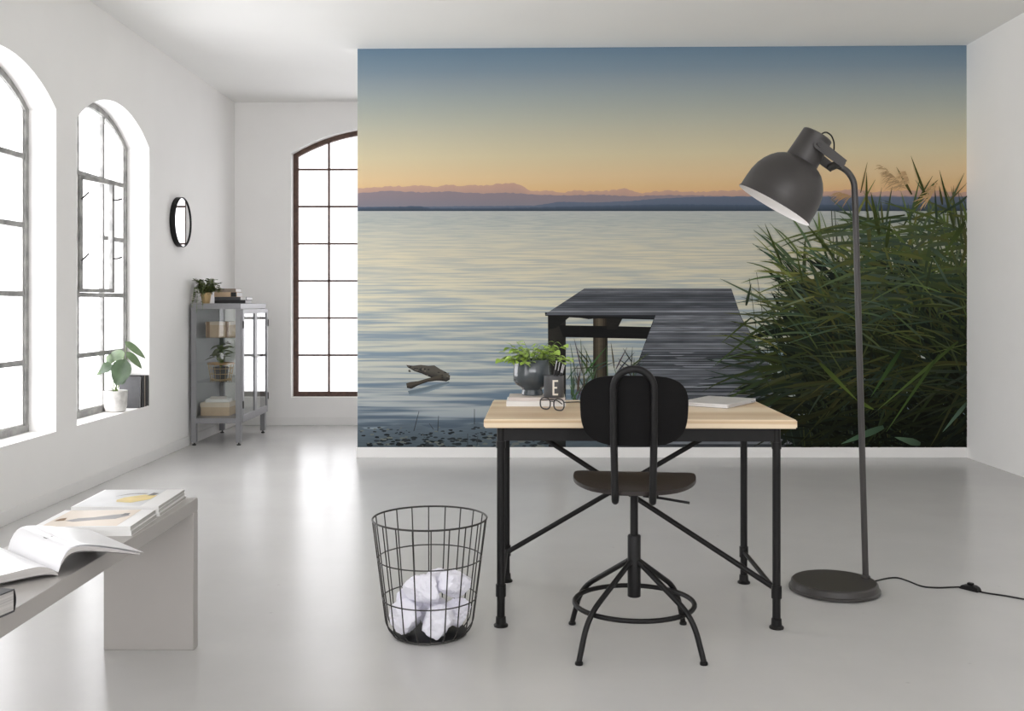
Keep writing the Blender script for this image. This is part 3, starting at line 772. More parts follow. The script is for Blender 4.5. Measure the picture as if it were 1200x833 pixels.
# ------------------------------------------------------------------ swivel chair
chair = thing('swivel_chair', 'black swivel chair with tube loop backrest and foot ring pushed towards desk', 'chair', (0.396, 3.395, 0))
for k in range(4):
    a = R(45 + 90 * k); c_, s_ = math.cos(a), math.sin(a)
    path = fillet([(0.016, 0.285), (0.238, 0.138), (0.283, 0.012)], 0.07, 8) if False else None
    pts = fillet([(0.014 * c_, 0.014 * s_, 0.285), (0.24 * c_, 0.24 * s_, 0.142), (0.283 * c_, 0.283 * s_, 0.010)], 0.075, 8)
    lg = B().tube(pts, 0.0095, 12).build('leg', MBLACK, chair)
    B().lathe([(0.0125, 0), (0.0135, 0.004), (0.0125, 0.009), (0.007, 0.012)], 14, T((0.283 * c_, 0.283 * s_, 0))).build('foot', MBLACK, lg)
B().tube(circle(0.203, 0.140, 56), 0.0085, 10, True).build('foot_ring', MBLACK, chair)
B().lathe([(0.019, 0.16), (0.0225, 0.162), (0.0225, 0.366), (0.0205, 0.370)], 20).build('column_sleeve', MBLACK, chair)
B().lathe([(0.0135, 0.3), (0.0135, 0.53)], 16).build('column', MBLACK, chair)
SW = RZ(R(-6.9))
B().box(-0.085, -0.075, 0.516, 0.085, 0.075, 0.533).xf(SW).build('seat_plate', MBLACK, chair, bevel=0.004)
B().tube([SW @ Vector(p) for p in ((0.03, -0.02, 0.507), (0.09, -0.03, 0.503), (0.185, -0.035, 0.490))], 0.0045, 8).build('lever', MBLACK, chair)
def seat_z(x, y): return 0.547 - 0.012 * math.exp(-((x / 0.15) ** 2 + ((y - 0.0) / 0.14) ** 2)) + 0.6 * max(0, x * x - 0.02) * 0.35 - (0.10 * max(0, y - 0.15) ** 1.3) + 0.006
def seat_outline(t):
    c_, s_ = math.cos(t), math.sin(t)
    if s_ < 0: n_, dy = 2.15, 0.28
    else: n_, dy = 3.6, 0.115
    return (0.213 * math.copysign(abs(c_) ** (2 / n_), c_), 0.10 + dy * math.copysign(abs(s_) ** (2 / n_), s_))
def shell(outline, zf, th, NR=8, NT=64):
    bb = B(); vs = []; fs = []
    for side in (0, 1):
        for r_ in range(NR + 1):
            q = r_ / NR
            qq = q if r_ < NR else 1.0
            for k in range(NT):
                ox, oy = outline(2 * math.pi * k / NT); x, y = ox * qq, 0.02 + (oy - 0.02) * qq
                ins = 0.0
                vs.append(zf(x, y) if side == 0 else zf(x, y, th))
    S = (NR + 1) * NT
    for side in (0, 1):
        for r_ in range(NR):
            for k in range(NT):
                k2 = (k + 1) % NT; a_ = side * S + r_ * NT
                fs.append((a_ + k, a_ + k2, a_ + NT + k2, a_ + NT + k))
    for k in range(NT):
        k2 = (k + 1) % NT; fs.append((NR * NT + k, NR * NT + k2, S + NR * NT + k2, S + NR * NT + k))
    bb.add(vs, fs); return bb
sb = shell(seat_outline, lambda x, y, th=0: Vector((x, y, seat_z(x, y) - th)), 0.013); sb.xf(SW)
sb.build('seat', MSEATWOOD, chair)
# backrest: a bent plywood oval in front of the loop
LEAN = 0.11
def by(z): return -0.205 - (z - 0.545) * LEAN        # loop plane, local y at height z
def back_outline(t):
    c_, s_ = math.cos(t), math.sin(t)
    return (0.173 * math.copysign(abs(c_) ** (2 / 3.6), c_) , 0.02 + 0.114 * math.copysign(abs(s_) ** (2 / 3.0), s_))
def bz(x, y, th=0):
    z = 0.815 + (y - 0.02); xx = x * (1 + 0.10 * (y - 0.02) / 0.114 * 0.3)
    return Vector((xx, by(z) + 0.015 + 1.15 * x * x + (0.013 - th), z))
sb = shell(back_outline, bz, 0.013); sb.xf(SW); sb.build('backrest', MBLACKWOOD, chair)
hw = 0.064
pts = [(-hw + .004, 0.02, 0.520), (-hw + .004, by(.55) , 0.520), (-hw + .003, by(.60), 0.60)]
pts = fillet(pts, 0.028, 6) + [(-hw, by(.75), .75), (-hw, by(.888), .888)]
for k in range(1, 16):
    a = math.pi - math.pi * k / 16; z = .888 + hw * math.sin(a); pts.append((hw * math.cos(a), by(z), z))
pts += [(-x, y, z) for (x, y, z) in [tuple(p) for p in (fillet([(-hw + .004, 0.02, 0.520), (-hw + .004, by(.55), 0.520), (-hw + .003, by(.60), 0.60)], 0.028, 6) + [Vector((-hw, by(.75), .75)), Vector((-hw, by(.888), .888))])][::-1]]
B().tube([SW @ Vector(p) for p in pts], 0.0118, 12).build('back_loop', MBLACK, chair)
for sx_ in (-1, 1):
    for z in (0.75, 0.87):
        B().tube([SW @ Vector((sx_ * hw, by(z), z)), SW @ Vector((sx_ * hw, by(z) + 0.019 + 1.15 * hw * hw, z))], 0.006, 8).build('bolt', MBLACK, chair)

# ------------------------------------------------------------------ floor lamp
LX, LY = 1.277, 4.02
lamp = thing('floor_lamp', 'dark grey metal floor lamp with large bell shade and round base', 'lamp', (LX, LY, 0))
O = Vector((LX, LY, 0))
bs = B().lathe([(0.168, 0.0), (0.178, 0.004), (0.178, 0.012), (0.172, 0.016), (0.168, 0.036), (0.162, 0.041), (0.0, 0.041)], 64).build('base', MLAMP, lamp)
PYL = 4.055
pole = [at(1014.5, 677, PYL), at(1002.2, 240, PYL), at(1001, 212, PYL), at(992, 199, PYL), at(979, 193, PYL)]
pole[0].z = 0.035
pp = [pole[0]] + fillet(pole[1:], 0.05, 8)
B().tube([p - O for p in pp], 0.0125, 14).build('pole', MLAMP, lamp)
B().lathe([(0.018, 0.041), (0.018, 0.048), (0.0135, 0.052)], 18, T((pole[0].x - LX, PYL - LY, 0))).build('pole_collar', MLAMP, lamp)
ax = Vector((-0.512, 0.105, -0.853)).normalized()
topc = at(958.6, 157.8, PYL) - O
zax = -ax; xax = Vector((0, 1, 0)).cross(zax).normalized(); yax = zax.cross(xax)
SM = Matrix((( xax.x, yax.x, zax.x, topc.x), (xax.y, yax.y, zax.y, topc.y), (xax.z, yax.z, zax.z, topc.z), (0, 0, 0, 1)))
# profile along the axis: distance from the neck top
prof = [(0.0, 0.0), (0.060, 0.0), (0.064, 0.004), (0.066, 0.06), (0.069, 0.118), (0.069, 0.124), (0.083, 0.130), (0.103, 0.143), (0.122, 0.163), (0.138, 0.187), (0.150, 0.215), (0.1575, 0.250), (0.160, 0.285), (0.1605, 0.322), (0.1635, 0.328), (0.1635, 0.333)]
sh = B().lathe([(r, -t) for r, t in prof], 56, SM, cap=False).build('shade', MLAMP, lamp)
inn = [(r - 0.003 if r > 0.003 else 0.0, t) for r, t in [(0.0, 0.125), (0.066, 0.126)] + prof[6:]]
inn[-1] = (0.1630, 0.333)
B().lathe([(r, -t) for r, t in inn], 56, SM, cap=False).build('shade_lining', MLAMPIN, sh)
B().lathe([(0.02, -0.126), (0.02, -0.17), (0.0, -0.17)], 20, SM, cap=False).build('bulb_socket', MPAPER, sh)
B().lathe([(0.013, -0.17), (0.015, -0.185), (0.026, -0.21), (0.029, -0.228), (0.022, -0.248), (0.0, -0.256)], 20, SM, cap=False).build('bulb', MPAPER, sh)
# bracket: two cheeks from the neck pivots to the pole end
pv = at(953.5, 172.5, PYL) - O; pe = at(981, 193.5, PYL) - O
dv = (pe - pv).normalized(); nv = Vector((dv.z, 0, -dv.x))
for sy_ in (-1, 1):
    y0 = PYL - LY + sy_ * 0.0705
    poly = []
    for k in range(13):
        a = math.pi / 2 + math.pi * k / 12; poly.append(pv + dv * 0.020 * math.cos(a) + nv * 0.020 * math.sin(a))
    poly += [pe + dv * 0.008 - nv * 0.017, pe + dv * 0.008 + nv * 0.017]
    vs = [Vector((q.x, y0 - 0.0025, q.z)) for q in poly] + [Vector((q.x, y0 + 0.0025, q.z)) for q in poly]
    n = len(poly)
    B().add(vs, [tuple(range(n)), tuple(range(2 * n - 1, n - 1, -1))] + [(i, n + i, n + (i + 1) % n, (i + 1) % n) for i in range(n)]).build('bracket_arm', MLAMP, lamp, False)
    B().tube([(pv.x, y0, pv.z), (pv.x, y0 + sy_ * 0.012, pv.z)], 0.009, 14).build('pivot_knob', MDARKMETAL, lamp)
B().tube([(pe.x - dv.x * .004, PYL - LY - 0.067, pe.z - dv.z * .004), (pe.x - dv.x * .004, PYL - LY + 0.067, pe.z - dv.z * .004)], 0.0165, 14).build('bracket_hub', MLAMP, lamp)
cb_ = [at(x, y, PYL) - O for x, y in ((961.5, 161), (963, 156.5), (968, 154.5), (974, 158), (977.5, 166), (977.5, 175), (976, 186))]
B().tube(fillet(cb_, 0.02, 4), 0.0032, 8).build('lamp_cable', MBLACK, lamp)
cord_px = [(1026, 682), (1040, 677.5), (1052, 677), (1065, 681), (1081, 687), (1100, 688.5), (1128, 688), (1152, 694), (1178, 698), (1200, 702), (1250, 711), (1330, 735)]
cp = []
for x, y in cord_px:
    Yf = FPX * (CAMH - 0.0035) / (y - PY); cp.append(Vector(((x - PX) * Yf / FPX, Yf, 0.0035)) - O)
cp[0].z = 0.008
cpts = []
for i in range(len(cp) - 1):   # Catmull-Rom
    p0, p1, p2, p3 = cp[max(i - 1, 0)], cp[i], cp[i + 1], cp[min(i + 2, len(cp) - 1)]
    for k in range(6):
        t = k / 6; cpts.append(0.5 * ((2 * p1) + (p2 - p0) * t + (2 * p0 - 5 * p1 + 4 * p2 - p3) * t * t + (3 * p1 - p0 - 3 * p2 + p3) * t ** 3))
cpts.append(cp[-1])
cord = B().tube(cpts, 0.0034, 8).build('power_cord', MBLACK, lamp)
swp = cp[6].lerp(cp[7], 0.38); sd = (cp[7] - cp[6]); sa = math.atan2(sd.y, sd.x)
sw = B().sheet(1, 1, lambda u, v: (0, 0, 0)) if False else B()
prof_s = [(-0.040, 0.004), (-0.030, 0.016), (0.018, 0.022), (0.034, 0.016), (0.040, 0.004)]
sw.prism(prof_s + [(0.04, 0), (-0.04, 0)], lambda a, c, dd: (a, dd, c), -0.016, 0.016)
sw.xf(T((swp.x, swp.y, 0)) @ RZ(sa)); sw.build('foot_switch', MBLACK, cord, bevel=0.003)
B().box(-0.010, -0.009, 0.02, 0.012, 0.009, 0.030, T((swp.x, swp.y, 0)) @ RZ(sa)).build('switch_button', MBLACK, cord, bevel=0.002)

# ------------------------------------------------------------------ wire waste basket
bk = thing('waste_basket', 'round black wire waste basket holding crumpled paper beside the desk', 'waste basket', (-0.31, 3.50, 0))
RT, RB, HB = 0.2, 0.152, 0.405
def rad(z): return RB + (RT - RB) * (z - 0.03) / (HB - 0.03)
B().tube(circle(RT, HB, 64), 0.0034, 8, True).build('rim', MDARKMETAL, bk)
for z in (0.267, 0.130): B().tube(circle(rad(z), z, 64), 0.0023, 8, True).build('hoop', MDARKMETAL, bk)
B().tube(circle(0.128, 0.006, 56), 0.0034, 8, True).build('base_ring', MDARKMETAL, bk)
wme = B().tube(fillet([(RT, 0, HB), (RB, 0, 0.034), (0.128, 0, 0.006)], 0.03, 5), 0.0023, 6).mesh('wire', MDARKMETAL)
for k in range(20):
    o = link('wire', wme, bk); o.rotation_euler = (0, 0, 2 * math.pi * (k + 0.35) / 20)
B().lathe([(0.0, 0.009), (0.127, 0.009), (0.127, 0.005), (0.0, 0.005)], 40, cap=False).build('base_plate', MBLACK, bk)

def crumple(seed, r):
    rs = random.Random(seed); bm = bmesh.new(); bmesh.ops.create_icosphere(bm, subdivisions=4, radius=1.0)
    planes = []
    for k in range(17):
        n = Vector((rs.gauss(0, 1), rs.gauss(0, 1), rs.gauss(0, 1))).normalized(); planes.append((n, rs.uniform(0.62, 1.0)))
    off = Vector((seed * 3.7, seed * 1.3, 0))
    for v in bm.verts:
        n = v.co.normalized(); q = 1.18
        for pn, pd in planes:
            dt = n.dot(pn)
            if dt > 0.05: q = min(q, pd / dt)
        dd = noise.voronoi(n * 2.1 + off)[0]
        q -= 0.22 * max(0, 0.28 - (dd[1] - dd[0]))          # sharp valleys along cell borders
        q += 0.05 * noise.noise(n * 5 + off)
        v.co = n * r * q
    me = bpy.data.meshes.new('crumpled_paper'); bm.to_mesh(me); bm.free(); me.materials.append(MCRUMPLE)
    me.shade_smooth(); me.set_sharp_from_angle(angle=R(16)); return me
BX, BY = -0.31, 3.50
from mathutils.bvhtree import BVHTree
placed = []
def basket_r(z): return rad(max(z, 0.034)) - 0.006
drops = [(-0.078, -0.045, 0.060), (0.030, -0.082, 0.060), (0.088, 0.012, 0.054), (-0.010, 0.080, 0.058), (-0.082, 0.040, 0.050), (-0.040, -0.020, 0.062), (0.066, -0.018, 0.060), (0.020, 0.050, 0.050)]
for i, (x, y, r_) in enumerate(drops):
    me = crumple(i + 2, r_); Rm = Matrix.Rotation(i * 2.0, 4, 'Z') @ Matrix.Rotation(i * 0.7, 4, 'Y') @ Matrix.Rotation(i * 1.1, 4, 'X')
    vs = [Rm @ v.co for v in me.vertices]; tris = [tuple(f.vertices) for f in me.polygons]
    def clear(px, py, pz):
        for v in vs[::3]:
            if v.z + pz < 0.013 or math.hypot(v.x + px, v.y + py) > basket_r(v.z + pz): return False
        t_ = BVHTree.FromPolygons([v + Vector((px, py, pz)) for v in vs], tris)
        return not any(t_.overlap(o_) for o_ in placed)
    best = None
    for sx_, sy_ in ((0, 0), (0.012, 0), (-0.012, 0), (0, 0.012), (0, -0.012), (0.02, 0.02), (-0.02, 0.02), (0.02, -0.02), (-0.02, -0.02)):
        if math.hypot(x + sx_, y + sy_) > 0.10: continue
        z = 0.30
        if not clear(x + sx_, y + sy_, z): continue
        while z > 0.03 and clear(x + sx_, y + sy_, z - 0.004): z -= 0.004
        if best is None or z < best[2]: best = (x + sx_, y + sy_, z)
    x, y, z = best
    placed.append(BVHTree.FromPolygons([v + Vector((x, y, z)) for v in vs], tris))
    o = link('crumpled_paper', me); o.location = (BX + x, BY + y, z); o.rotation_euler = Rm.to_euler()
    hi = z > 0.10
    tag(o, 'crumpled white paper ball on top of the heap in the wire basket' if hi else 'crumpled white paper ball at the bottom of the wire waste basket', 'paper ball', 'crumpled paper on top of the heap' if hi else 'crumpled paper at the basket bottom')

# ------------------------------------------------------------------ bench with magazines
BNX0, BNX1, BNZ = -1.385, -1.084, 0.502
bench = thing('low_bench', 'low warm grey slab bench with flat panel legs under the magazines', 'bench', ((BNX0 + BNX1) / 2, 2.45, 0))
ox, oy = (BNX0 + BNX1) / 2, 2.45
hwid = (BNX1 - BNX0) / 2
B().box(-hwid, 1.5 - oy, BNZ - 0.044, hwid, 3.372 - oy, BNZ).build('seat_top', MBENCH, bench, bevel=0.0015, seg=1)
B().box(-hwid, 3.328 - oy, 0, hwid, 3.372 - oy, BNZ - 0.044).build('leg', MBENCH, bench, bevel=0.0015, seg=1)
B().box(-hwid, 1.5 - oy, 0, hwid, 1.544 - oy, BNZ - 0.044).build('leg', MBENCH, bench, bevel=0.0015, seg=1)

def soft_book(name, label, cat, cx, cy, z, rz, wx, wy, th, mcover, group=None, edge=MPAGEEDGE):
    """paperback: wraparound cover with the spine on -y, page block inside"""
    o = thing(name, label, cat, (cx, cy, z), rz, group)
    e = 0.0012
    cv = B().box(-wx / 2, -wy / 2, 0, wx / 2, wy / 2, e).box(-wx / 2, -wy / 2, th - e, wx / 2, wy / 2, th).box(-wx / 2, -wy / 2, e, wx / 2, -wy / 2 + e, th - e)
    cv.build('cover', mcover, o, False)
    B().box(-wx / 2 + 0.0008, -wy / 2 + e, e, wx / 2 - 0.0008, wy / 2 - 0.001, th - e).build('page_block', edge, o, False)
    return o
def art(o, polys, z):
    for k, (m_, pl) in enumerate(polys):
        B().prism(pl, lambda a, c, dd: (a, c, dd), z + 0.0002 + k * 0.0003, z + 0.0005 + k * 0.0003).build('cover_print', m_, o, False)
cx, cy, rz = -1.247, 3.205, R(2.5)
z = BNZ
far_names = ['lowest magazine of the stack whose top cover shows a yellow figure', 'middle magazine of the stack whose top cover shows a yellow figure', 'pale grey magazine with yellow figure on cover on top of its stack']
for k in range(3):
    dx, dy, dr = [(0.004, 0.0, 0), (-0.002, 0.004, 0.006), (0, 0, 0)][k]
    o = soft_book('magazine', far_names[k], 'magazine', cx + dx, cy + dy, z, rz + dr, 0.265, 0.28, 0.0105, MCOVERW, 'far stack of magazines on the bench'); z += 0.0107
art(o, [(MCOVERG, [(-0.125, -0.135), (0.075, -0.135), (0.075, 0.135), (-0.125, 0.135)]),
        (MINKG, [(-0.055, 0.02), (-0.03, 0.06), (0.0, 0.075), (0.035, 0.07), (0.03, 0.055), (-0.005, 0.06), (-0.03, 0.045)]),
        (MINKY, [(-0.02, -0.07), (0.03, -0.085), (0.072, -0.03), (0.075, 0.03), (0.03, 0.045), (-0.02, 0.0), (-0.03, -0.04)]), (MINKD, [(0.045, 0.03), (0.065, 0.03), (0.07, 0.065), (0.05, 0.075)])], 0.0105)
cx, cy, rz = -1.238, 2.925, R(3.0); z = BNZ
for k, lb in enumerate(['white magazine beneath the beige covered one, lower of two', 'magazine with beige cover and grey figure on top of its pair']):
    o = soft_book('magazine', lb, 'magazine', cx + 0.003 * (1 - k), cy, z, rz, 0.272, 0.232, 0.0135, MCOVERW, 'near pair of magazines on the bench'); z += 0.0137
art(o, [(MCOVERB, [(-0.115, -0.108), (0.095, -0.108), (0.095, 0.11), (-0.115, 0.11)]),
        (MINKG, [(-0.075, -0.035), (-0.05, -0.05), (0.0, -0.03), (0.06, -0.015), (0.085, 0.03), (0.07, 0.055), (0.03, 0.035), (-0.01, 0.005), (-0.05, -0.005)]),
        (MINKD, [(0.06, 0.03), (0.08, 0.035), (0.078, 0.06), (0.062, 0.058)]), (MKRAFTD, [(-0.105, -0.04), (-0.08, -0.03), (-0.085, 0.0), (-0.1, -0.01)])], 0.0135)

# open magazine
gx, gy = -1.108, 2.40
uv = Vector((0.69, 0.72, 0)).normalized(); vv_ = Vector((-0.74, 0.67, 0)).normalized()
om = thing('open_magazine', 'open glossy magazine with curling white pages lying on the bench', 'magazine', (gx, gy, BNZ))
HM = 0.31
def hr(s):      # right half: pages arch up then hang towards the bench edge
    return 0.062 * (1 - math.exp(-s / 0.016)) * max(0.0, 1 - (max(0, s - 0.02) / 0.205) ** 1.25) + 0.010
def hl_(s): return 0.030 * (1 - math.exp(-s / 0.02)) * math.exp(-max(0, s - 0.05) * 3.0) + 0.004
def pg(side, wd, top, lift=0.0, v0=0.0, v1=HM, fl=0.0):
    def f(u, v):
        s = u * wd; h = (hr(s) if side > 0 else hl_(s)) * top + lift * (s / wd)
        q = uv * (side * s) + vv_ * (v0 + (v1 - v0) * v)
        return (q.x, q.y, h + 0.0008 + fl * u * u * v)
    return f
def slab(side, wd, top_hi, top_lo, nm, m_):
    bb = B(); nu, nv = 26, 6
    hi = pg(side, wd, top_hi); lo = pg(side, wd, top_lo)
    vs = [hi(i / nu, j / nv) for j in range(nv + 1) for i in range(nu + 1)] + [lo(i / nu, j / nv) for j in range(nv + 1) for i in range(nu + 1)]
    S = (nu + 1) * (nv + 1); fs = []
    I = lambda i, j, t: t * S + j * (nu + 1) + i
    for t in (0, 1):
        for j in range(nv):
            for i in range(nu): fs.append((I(i, j, t), I(i + 1, j, t), I(i + 1, j + 1, t), I(i, j + 1, t)))
    for i in range(nu):
        for j in (0, nv): fs.append((I(i, j, 0), I(i + 1, j, 0), I(i + 1, j, 1), I(i, j, 1)))
    for j in range(nv):
        for i in (0, nu): fs.append((I(i, j, 0), I(i, j + 1, 0), I(i, j + 1, 1), I(i, j, 1)))
    bb.add(vs, fs); return bb.build(nm, m_, om)
slab(1, 0.205, 1.0, 0.985, 'page', MPAGE)
slab(1, 0.203, 0.975, 0.80, 'page_block', MPAGEEDGE)
slab(1, 0.204, 0.79, 0.76, 'cover', MINKD)
slab(-1, 0.205, 1.0, 0.985, 'page', MPAGE)
slab(-1, 0.203, 0.975, 0.35, 'page_block', MPAGEEDGE)
slab(-1, 0.204, 0.33, 0.28, 'cover', MINKD)
# a loose top page fanning over the right half, and a few printed strokes
lb = B(); lb.sheet(26, 6, lambda u, v: pg(1, 0.215, 1.02, 0.004, 0.0, HM, 0.012)(u, v)); lb.build('page', MPAGE, om)
for (s0, s1, va, vb) in ((0.028, 0.030, 0.135, 0.155), (0.030, 0.036, 0.135, 0.137), (0.040, 0.042, 0.130, 0.142), (0.13, 0.15, 0.17, 0.172), (0.13, 0.142, 0.18, 0.182)):
    B().sheet(3, 1, lambda u, v: Vector(pg(1, 1.0, 1.02, 0.0)((s0 + (s1 - s0) * u), (va + (vb - va) * v) / HM)) + Vector((0, 0, 0.0022))).build('text_print', MINKD, om)
# hardback at the frame edge
hb = thing('hardback_book', 'thick grey hardback book lying on the bench before the open magazine', 'book', (-1.202, 2.012, BNZ + 0.0005), R(-12.7))
B().box(-0.10, -0.14, 0, 0.10, 0.138, 0.003).box(-0.10, -0.14, 0.046, 0.10, 0.138, 0.049).build('cover', MBOOKDARK, hb, False)
B().sheet(1, 8, lambda u, v: (-0.10 + 0.2 * u, 0.138 + 0.005 * math.sin(math.pi * v), 0.049 * v)).build('spine', MBOOKBLACK, hb)
B().box(-0.097, -0.136, 0.003, 0.0975, 0.138, 0.046).build('page_block', MPAGEEDGE, hb, False)

# ------------------------------------------------------------------ things on the desk
DZ = 0.7505
b1 = soft_book('paperback_book', 'white paperback under the glazed pot, lower of two on the desk', 'book', 0.073, 4.03, DZ, R(-1), 0.235, 0.185, 0.020, MCOVERW, None, MPAPER)
b2 = soft_book('paperback_book', 'pale rose paperback directly beneath the glazed pot and charcoal cup', 'book', 0.077, 4.035, DZ + 0.0203, R(-1.5), 0.225, 0.175, 0.014, MBOOKPINK, None, MPAPER)
BT = DZ + 0.0345
pot = thing('potted_plant', 'bright green leafy plant in a blue-grey glazed footed pot on paperbacks', 'potted plant', (0.058, 4.065, BT))
B().lathe([(0.0, 0.0), (0.042, 0.0), (0.044, 0.004), (0.040, 0.022), (0.044, 0.030), (0.070, 0.045), (0.076, 0.058), (0.0775, 0.085), (0.0735, 0.142), (0.071, 0.145), (0.068, 0.142), (0.069, 0.12), (0.0, 0.118)], 48, cap=False).build('pot', MGLAZE, pot)
B().lathe([(0.0, 0.121), (0.0685, 0.119)], 32, cap=False).build('soil', MSOIL, pot)
def leaf_mesh(name, m_, L_=1.0, W_=0.6, fold=0.25, droop=0.3, tipp=1.6, nu=6, nv=8, heart=0.0):
    """leaf lying along +x from its base, folded along the midrib"""
    bb = B()
    def f(u, v):
        t = v; wv = W_ * 0.5 * (math.sin(math.pi * min(1, t ** 0.75)) ** 0.8 if 0 < t < 1 else 0.0)
        s = (u - 0.5) * 2; x = L_ * t - heart * abs(s) * (1 - t) * 0.5 * L_
        return (x, s * wv, abs(s) * wv * fold - droop * t * t * L_)
    bb.sheet(nu, nv, f); return bb.mesh(name, m_, True, 0, 2, False)
rs = random.Random(5)
lm = [leaf_mesh('leaf', MLEAFY, 1, 0.75, 0.2, dr, nu=4, nv=5) for dr in (0.15, 0.4)]
k = 0
for st in range(44):
    a = rs.uniform(0, 2 * math.pi); ln = rs.uniform(0.05, 0.112); el = rs.uniform(0.05, 1.3)
    r0 = rs.uniform(0, 0.045); base = Vector((r0 * math.cos(a), r0 * math.sin(a), 0.118))
    mid_ = base + Vector((math.cos(a) * ln * 0.35, math.sin(a) * ln * 0.35, 0.045 * math.sin(el) + 0.025))
    tip = base + Vector((math.cos(a) * (ln * math.cos(el) + 0.03) * 1.0, math.sin(a) * (ln * math.cos(el) + 0.03), 0.028 + ln * 0.75 * math.sin(el) - 0.02 * (el < 0.6)))
    B().tube([base, mid_, tip], [0.0016, 0.0013, 0.0008], 5).build('stem', MSTEM, pot)
    for j in range(4):
        t = 0.45 + 0.185 * j; q = base * (1 - t) ** 2 + mid_ * 2 * t * (1 - t) + tip * t * t
        o = link('leaf', lm[rs.randrange(2)], pot); o.location = q; s = rs.uniform(0.022, 0.038); o.scale = (s, s, s)
        o.rotation_euler = (rs.uniform(-.5, .5), rs.uniform(-0.5, 0.3), a + rs.choice([-1, 1]) * rs.uniform(0.3, 1.3)); k += 1

cup = thing('pen_cup', 'charcoal cup with a cream letter E holding black pens', 'cup', (0.143, 3.962, BT))
B().lathe([(0.0, 0.0), (0.0385, 0.0), (0.0405, 0.003), (0.0405, 0.086), (0.0385, 0.0865), (0.0375, 0.084), (0.0375, 0.006), (0.0, 0.006)], 40, cap=False).build('cup_body', MCUP, cup)
# the E wraps round the cup wall
ex, ez, ewd, eh, es = 0.0085, 0.011, 0.022, 0.060, 0.0068
def onc(a, z_, r_): return (r_ * math.sin(a), -r_ * math.cos(a), z_)
le = B()
fa = R(-6)
def curved(x0_, x1_, z0_, z1_):
    n = 5
    le.sheet(n, 1, lambda u, v: onc(fa + (x0_ + (x1_ - x0_) * u) / 0.0405, z0_ + (z1_ - z0_) * v, 0.0409))
curved(ex - ewd / 2, ex - ewd / 2 + es, ez, ez + eh)
for zc in (ez, ez + eh / 2 - es / 2, ez + eh - es): curved(ex - ewd / 2 + es, ex + ewd / 2 - (0.004 if zc not in (ez, ez + eh - es) else 0), zc, zc + es)
le.build('letter_print', MCREAM, cup)
for (x, y, x2, y2, zt) in ((-0.012, 0.0, 0.012, 0.006, 0.148), (-0.002, 0.012, 0.024, 0.012, 0.142), (0.006, -0.012, 0.036, -0.006, 0.135), (0.012, 0.006, 0.042, 0.012, 0.130)):
    pen = thing('pen', 'slim black pen leaning in the charcoal letter cup', 'pen', (0.143 + x, 3.962 + y, BT + 0.008), 0, 'pens in the cup')
    a_, c_ = Vector((0, 0, 0)), Vector((x2 - x, y2 - y, zt - 0.008))
    B().tube([a_, a_.lerp(c_, 0.03), a_.lerp(c_, 0.92), c_], [0.002, 0.0042, 0.0042, 0.0036], 10).build('barrel', MPEN, pen)
    dn = c_.normalized(); q0 = a_.lerp(c_, 0.72) + Vector((0, -0.0055, 0)); q1 = a_.lerp(c_, 0.98) + Vector((0, -0.0055, 0))
    B().tube([q0, q1], 0.0013, 6).build('clip', MALU, pen)

# spectacles
gl = thing('spectacles', 'folded-open black framed reading glasses on the pine desk', 'glasses', (0.130, 3.80, DZ + 0.0005), R(-44))
LW, LH = 0.052, 0.043
def lens_pt(cx_, t, f_=1.0):
    c_, s_ = math.cos(t), math.sin(t)
    return (cx_ + LW / 2 * f_ * math.copysign(abs(c_) ** 0.75, c_), -0.004 * ((cx_) / 0.03) ** 2 * 0, LH / 2 + 0.002 + LH / 2 * f_ * math.copysign(abs(s_) ** 0.8, s_))
for cx_ in (-0.035, 0.035):
    pts = [lens_pt(cx_, 2 * math.pi * k / 36) for k in range(36)]
    rim = B().tube(pts, 0.0027, 8, True).build('rim', MPEN, gl)
    bb = B(); n = 36; vs = [lens_pt(cx_, 2 * math.pi * k / n, 0.97) for k in range(n)]
    bb.add([(x, y - .0007, z) for x, y, z in vs] + [(x, y + .0007, z) for x, y, z in vs], [tuple(range(n)), tuple(range(2 * n - 1, n - 1, -1))] + [(i, n + i, n + (i + 1) % n, (i + 1) % n) for i in range(n)])
    bb.build('lens', MLENS, rim)
B().tube(fillet([(-0.011, 0, 0.030), (0, -0.001, 0.036), (0.011, 0, 0.030)], 0.01, 4), 0.002, 8).build('bridge', MPEN, gl)
for s in (-1, 1):
    B().tube(fillet([(s * 0.061, 0, 0.034), (s * 0.066, 0.010, 0.034), (s * 0.066, 0.095, 0.030), (s * 0.063, 0.135, 0.006)], 0.025, 5), 0.0025, 8).build('temple', MPEN, gl)

# laptop, closed
ua = math.atan2(0.264, 0.18)
lc = Vector((0.813, 3.856, 0)) + Vector((math.cos(ua), math.sin(ua), 0)) * 0.152 + Vector((-math.sin(ua), math.cos(ua), 0)) * 0.106
lap = thing('laptop', 'closed slim silver laptop on the pine desk', 'laptop', (lc.x, lc.y, DZ), ua)
def rrect(wx, wy, r_, n=6):
    o_ = []
    for cx_, cy_, a0 in ((wx / 2 - r_, wy / 2 - r_, 0), (-wx / 2 + r_, wy / 2 - r_, 90), (-wx / 2 + r_, -wy / 2 + r_, 180), (wx / 2 - r_, -wy / 2 + r_, 270)):
        for k in range(n + 1): a = R(a0 + 90 * k / n); o_.append((cx_ + r_ * math.cos(a), cy_ + r_ * math.sin(a)))
    return o_
PZ = lambda a, c, dd: (a, c, dd)
B().prism(rrect(0.304, 0.212, 0.012), PZ, 0.0012, 0.0095).build('base', MALU, lap, bevel=0.001)
B().prism(rrect(0.304, 0.212, 0.012), PZ, 0.0102, 0.0155).build('lid', MALU, lap, bevel=0.001)
